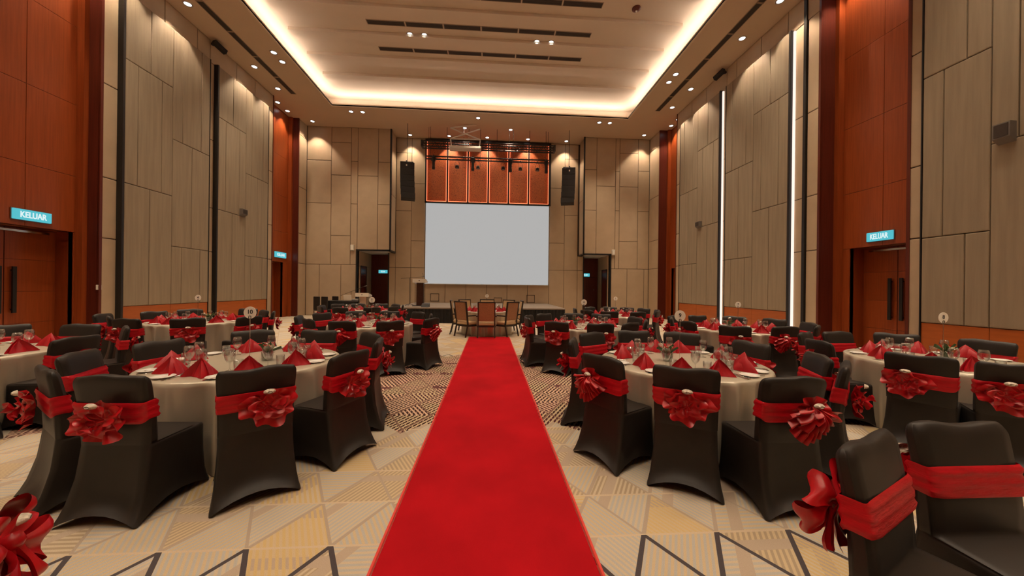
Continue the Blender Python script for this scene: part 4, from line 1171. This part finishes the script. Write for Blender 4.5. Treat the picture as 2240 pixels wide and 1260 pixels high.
banquet_table(1.95, 6.95, 'the second table right of runner', '6', [-172, 155, 124, 86, 55, 10, -25, -63, -92, -129], 1, (-0.15, 0.1))
banquet_table(4.95, 6.5, 'the right wall table', '7', [123, 94, 56, 20, -18, -55, -90, -129, -170, 152], 1, (-0.12, 0.1), {123: 1.33, -129: 1.35, -90: 1.1})
banquet_table(-6.05, 7.5, 'the left wall table', '4', [164, 134, 87, 54, 24, -26, -56, -92, -128, -166], 1, (0.15, 0.1), {134: 1.5, 87: 1.38, -92: 1.35, -26: 1.7, -56: 1.45, -166: 1.5, 24: 1.3})
banquet_table(3.75, 9.95, 'the back right table', '1', [112, 78, 52, 24, -10, -42, -82, -118, -150, 172], 1, (0.1, 0.1))
banquet_table(-3.95, 10.9, 'the back left table', None, [-138, -178, 148, 116, 80, 50, 14, -25, -58, -98], 1, (0.1, 0.1))

# chairs of tables outside the frame
chair(2.13, 1.42, 2.13, 0.30, 'black chair at lower right corner, front of its sashed backrest towards the camera', 'chairs at the lower right corner', 0, 0.12)
chair(1.53, 1.28, 1.90, 0.45, 'black chair at lower right seen edge on, large red bow on its left', 'chairs at the lower right corner', 40, 0.13)
chair(-1.52, 1.06, -2.32, 0.42, 'black chair at the lower left corner, only its red bow in view', 'chairs at the lower left corner', 40, 0.10)

# ------------------------------------------------------------------ armchair table at the head of the runner
VX, VY = -0.09, 11.42
t = thing('round_table', 'round table with champagne cloth ringed by beige armchairs', 'table', (VX, VY, 0), 1.0, 'round banquet tables')
inst('tablecloth', CLOTHS[0], t); inst('tabletop', TOP, t); inst('pedestal', PED, t)
number_stand(VX, VY + 0.1, '2', 'round number card on a thin rod on the armchair table')
flower_pot(VX + 0.12, VY + 0.05, 0.753, 'glass pot of flowers on the armchair table', 3)
def armchair_meshes():
    R = {}
    m = MB(); m.bbox(-0.265, 0.265, 0.02, 0.52, 0.36, 0.47, 0.03); R['seat'] = m.mesh('seat', 'upholstery')
    m = MB()
    vs = [];
    def bk(y, z, x): return (x, y, z)
    prof = [(0.03, 0.40), (-0.075, 1.08)]
    m.add([(-0.235, 0.055, 0.50), (0.235, 0.055, 0.50), (0.235, -0.035, 1.06), (-0.235, -0.035, 1.06), (-0.235, 0.01, 0.50), (0.235, 0.01, 0.50), (0.235, -0.075, 1.06), (-0.235, -0.075, 1.06)],
          [(0, 1, 2, 3), (7, 6, 5, 4), (0, 4, 5, 1), (1, 5, 6, 2), (2, 6, 7, 3), (3, 7, 4, 0)]); R['backrest'] = m.mesh('backrest', 'upholstery')
    m = MB(); m.add([(-0.225, 0.004, 0.52), (0.225, 0.004, 0.52), (0.225, -0.080, 1.05), (-0.225, -0.080, 1.05)], [(3, 2, 1, 0)])
    m.add([(-0.225, 0.012, 0.52), (0.225, 0.012, 0.52), (0.225, -0.072, 1.05), (-0.225, -0.072, 1.05)], [(0, 1, 2, 3)]); R['back_panel'] = m.mesh('back_panel', 'upholstery_back')
    m = MB()
    for s in (-1, 1): m.beam((s * 0.25, 0.03, 0.36), (s * 0.25, -0.062, 1.09), 0.035, 0.045)
    m.beam((-0.265, -0.060, 1.078), (0.265, -0.060, 1.078), 0.05, 0.035); R['back_frame'] = m.mesh('back_frame', 'chairwood')
    m = MB()
    m.beam((-0.27, 0.02, 0.345), (-0.27, 0.52, 0.345), 0.03, 0.05); m.beam((0.27, 0.02, 0.345), (0.27, 0.52, 0.345), 0.03, 0.05); m.beam((-0.27, 0.51, 0.345), (0.27, 0.51, 0.345), 0.03, 0.05); m.beam((-0.27, 0.03, 0.345), (0.27, 0.03, 0.345), 0.03, 0.05)
    R['seat_frame'] = m.mesh('seat_frame', 'chairwood')
    for s, nm in ((-1, 'l'), (1, 'r')):
        m = MB(); m.beam((s * 0.262, 0.50, 0.40), (s * 0.262, 0.50, 0.0), 0.035, 0.035); R['lf' + nm] = m.mesh('leg', 'chairwood')
        m = MB(); m.beam((s * 0.25, 0.03, 0.40), (s * 0.255, -0.07, 0.0), 0.035, 0.035); R['lb' + nm] = m.mesh('leg', 'chairwood')
        m = MB(); m.beam((s * 0.285, -0.015, 0.655), (s * 0.30, 0.46, 0.655), 0.05, 0.035); m.beam((s * 0.295, 0.44, 0.655), (s * 0.275, 0.48, 0.34), 0.032, 0.032); R['ar' + nm] = m.mesh('armrest', 'chairwood')
    return R
AM = armchair_meshes()
AP = [(-90, 'beige armchair back-on to the camera at runner end'), (-133, 'beige armchair at front left of the armchair table'),
      (-178, 'beige armchair at far left of the armchair table'), (133, 'beige armchair behind left of the armchair table'), (90, 'beige armchair behind the armchair table'),
      (48, 'beige armchair behind right of the armchair table'), (2, 'beige armchair at far right of the armchair table'), (-46, 'beige armchair at front right of the armchair table')]
for a, lab in AP:
    x, y = pol(VX, VY, 1.12, a)
    t = thing('armchair', lab, 'armchair', (x, y, 0), math.atan2(VY - y, VX - x) - math.pi / 2, 'armchairs around the head table')
    for nm, k in (('seat', 'seat'), ('backrest', 'backrest'), ('back_panel', 'back_panel'), ('back_frame', 'back_frame'), ('seat_frame', 'seat_frame'),
                  ('leg', 'lfl'), ('leg', 'lfr'), ('leg', 'lbl'), ('leg', 'lbr'), ('armrest', 'arl'), ('armrest', 'arr')): inst(nm, AM[k], t)
    w = lab.replace('beige armchair', '').strip()
    d = Vector((math.cos(math.radians(a)), math.sin(math.radians(a))))
    tag(inst('folded_napkin', NAP[1], None, (VX + d.x * 0.58, VY + d.y * 0.58, 0.753), math.radians(a) + 1.57), 'red napkin on the armchair table, chair ' + w.replace(' of the armchair table', '').replace(' the armchair table', ''), 'napkin', 'napkins on the armchair table')
    g = thing('wine_glass', 'stemmed glass on the armchair table, chair ' + w.replace(' of the armchair table', '').replace(' the armchair table', ''), 'glass', (VX + d.x * 0.42 - d.y * 0.12, VY + d.y * 0.42 + d.x * 0.12, 0.753), 0, 'glasses on the armchair table')
    inst('bowl', GOB_B, g); inst('stem', GOB_S, g)

# ------------------------------------------------------------------ lecterns, microphone stands, control desk
def lectern(x, y, z, label, mat):
    t = thing('lectern', label, 'lectern', (x, y, z))
    m = MB(); m.bbox(-0.14, 0.16, -0.12, 0.14, 0.03, 1.06, 0.01); m.build('column', mat, t)
    m = MB(); m.bbox(-0.30, 0.32, -0.24, 0.26, 0.0, 0.035, 0.008); m.build('base', 'black', t)
    m = MB(); m.add([(-0.29, -0.22, 1.05), (0.29, -0.22, 1.05), (0.29, 0.24, 1.05), (-0.29, 0.24, 1.05), (-0.29, -0.22, 1.22), (0.29, -0.22, 1.22), (0.29, 0.24, 1.12), (-0.29, 0.24, 1.12)],
                    [(3, 2, 1, 0), (4, 5, 6, 7), (0, 1, 5, 4), (1, 2, 6, 5), (2, 3, 7, 6), (3, 0, 4, 7)]); m.build('reading_top', 'white', t)
    for s in (-1, 1): MB().box(s * 0.20 - 0.006, s * 0.20 + 0.006, -0.16, 0.18, 0.03, 1.06).build('glass_side', 'glass', t)
    m = MB(); m.lathe([(0.0, 0), (0.022, 0), (0.022, 0.006)], 12, c=(0, 0, 0)); o = m.build('emblem', 'brown', t); o.rotation_euler = (math.pi / 2, 0, 0); o.location = (0, -0.222, 1.14)
    MB().tube([(0.1, 0.1, 1.15), (0.12, 0.05, 1.4), (0.1, -0.08, 1.48)], 0.006, 6).build('gooseneck_microphone', 'black', t)
lectern(-3.13, 15.6, 0.66, 'dark lectern with white reading top on the stage left of the screen', 'brown')
lectern(-5.71, 15.9, 0.0, 'lectern with white reading top on the floor beside the control desk', 'steel')
def mic(x, y, z, hgt, boom, label):
    t = thing('microphone_stand', label, 'microphone stand', (x, y, z))
    MB().tube([(0, 0, 0.06), (0, 0, hgt)], 0.011, 8).build('pole', 'black', t)
    for k in range(3):
        a = 0.5 + k * 2.094; MB().tube([(0, 0, 0.10), (0.26 * math.cos(a), 0.26 * math.sin(a), 0.012)], 0.010, 6).build('leg', 'black', t)
    MB().tube([(boom[0], 0, hgt + boom[1]), (boom[2], 0, hgt + boom[3])], 0.008, 6).build('boom', 'black', t)
    MB().tube([(boom[2], 0, hgt + boom[3]), (boom[2] + 0.12, 0, hgt + boom[3] + 0.03)], [0.012, 0.022], 8).build('microphone', 'greybox', t)
mic(-3.60, 15.6, 0.66, 1.26, (-0.38, -0.03, 0.55, 0.05), 'black boom microphone stand beside the stage lectern')
mic(-6.35, 16.1, 0.0, 1.26, (-0.45, -0.18, 0.60, 0.26), 'black boom microphone stand behind the control desk')
t = thing('control_desk', 'long black draped control desk by the left stage wall', 'desk', (-6.70, 16.3, 0))
MB().bbox(-0.78, 0.78, -0.36, 0.36, 0.80, 0.85, 0.008).build('desktop', 'black', t)
m = MB()
def drape(u, v):
    a = u * 2 * math.pi; ca, sa = math.cos(a), math.sin(a)
    sx = math.copysign(abs(ca) ** 0.15, ca) if ca else 0; sy_ = math.copysign(abs(sa) ** 0.15, sa) if sa else 0
    w = 0.012 * math.sin(u * 300) * (1 - v)
    return ((0.765 + w) * sx, (0.345 + w) * sy_, 0.01 + 0.80 * v)
m.grid(drape, 240, 2, True); m.build('drape', 'stage_skirt', t, True)
t = thing('laptop', 'open white laptop on the black control desk', 'laptop', (-6.46, 16.15, 0.851))
MB().bbox(-0.17, 0.17, -0.12, 0.12, 0, 0.02, 0.004).build('keyboard_base', 'white', t)
m = MB(); m.beam((0, -0.13, 0.01), (0, -0.19, 0.27), 0.34, 0.012); m.build('lid', 'white', t)
t = thing('audio_mixer', 'flat grey audio mixer on the right end of the control desk', 'mixer', (-6.12, 16.2, 0.851))
MB().bbox(-0.22, 0.22, -0.18, 0.18, 0, 0.07, 0.01).build('body', 'greybox', t)
for k in range(6): MB().box(-0.18 + k * 0.06, -0.16 + k * 0.06, -0.1, 0.1, 0.07, 0.08).build('fader', 'white', t)
for k, (x, y) in enumerate(((-7.70, 15.75), (-7.36, 15.75), (-7.20, 16.45))):
    t = thing('black_chair', '%s tall plain black chair from the left beside the control desk' % ORD[k], 'chair', (x, y, 0), -0.5, 'plain black chairs by the control desk')
    MB().bbox(-0.20, 0.20, -0.03, 0.03, 0.42, 1.04, 0.02).build('backrest', 'cover', t)
    MB().bbox(-0.21, 0.21, 0.0, 0.42, 0.40, 0.47, 0.02).build('seat', 'cover', t)
    for (a, b) in ((-0.18, 0.0), (0.18, 0.0), (-0.18, 0.38), (0.18, 0.38)): MB().beam((a, b, 0.42), (a, b, 0), 0.03, 0.03).build('leg', 'steel', t)
t = thing('stage_monitor', 'small grey floor monitor on the front edge of the stage', 'loudspeaker', (-2.75, 14.85, 0.66))
m = MB(); m.add([(-0.16, -0.1, 0), (0.16, -0.1, 0), (0.16, 0.16, 0), (-0.16, 0.16, 0), (-0.16, -0.04, 0.10), (0.16, -0.04, 0.10), (0.16, 0.16, 0.16), (-0.16, 0.16, 0.16)],
                [(3, 2, 1, 0), (4, 5, 6, 7), (0, 1, 5, 4), (1, 2, 6, 5), (2, 3, 7, 6), (3, 0, 4, 7)]); m.build('housing', 'speaker', t)
m = MB(); m.box(-0.13, 0.13, -0.012, 0.012, 0.0, 0.14); o = m.build('grille', 'slot', t); o.location = (0, -0.075, 0.01); o.rotation_euler = (-0.5, 0, 0)
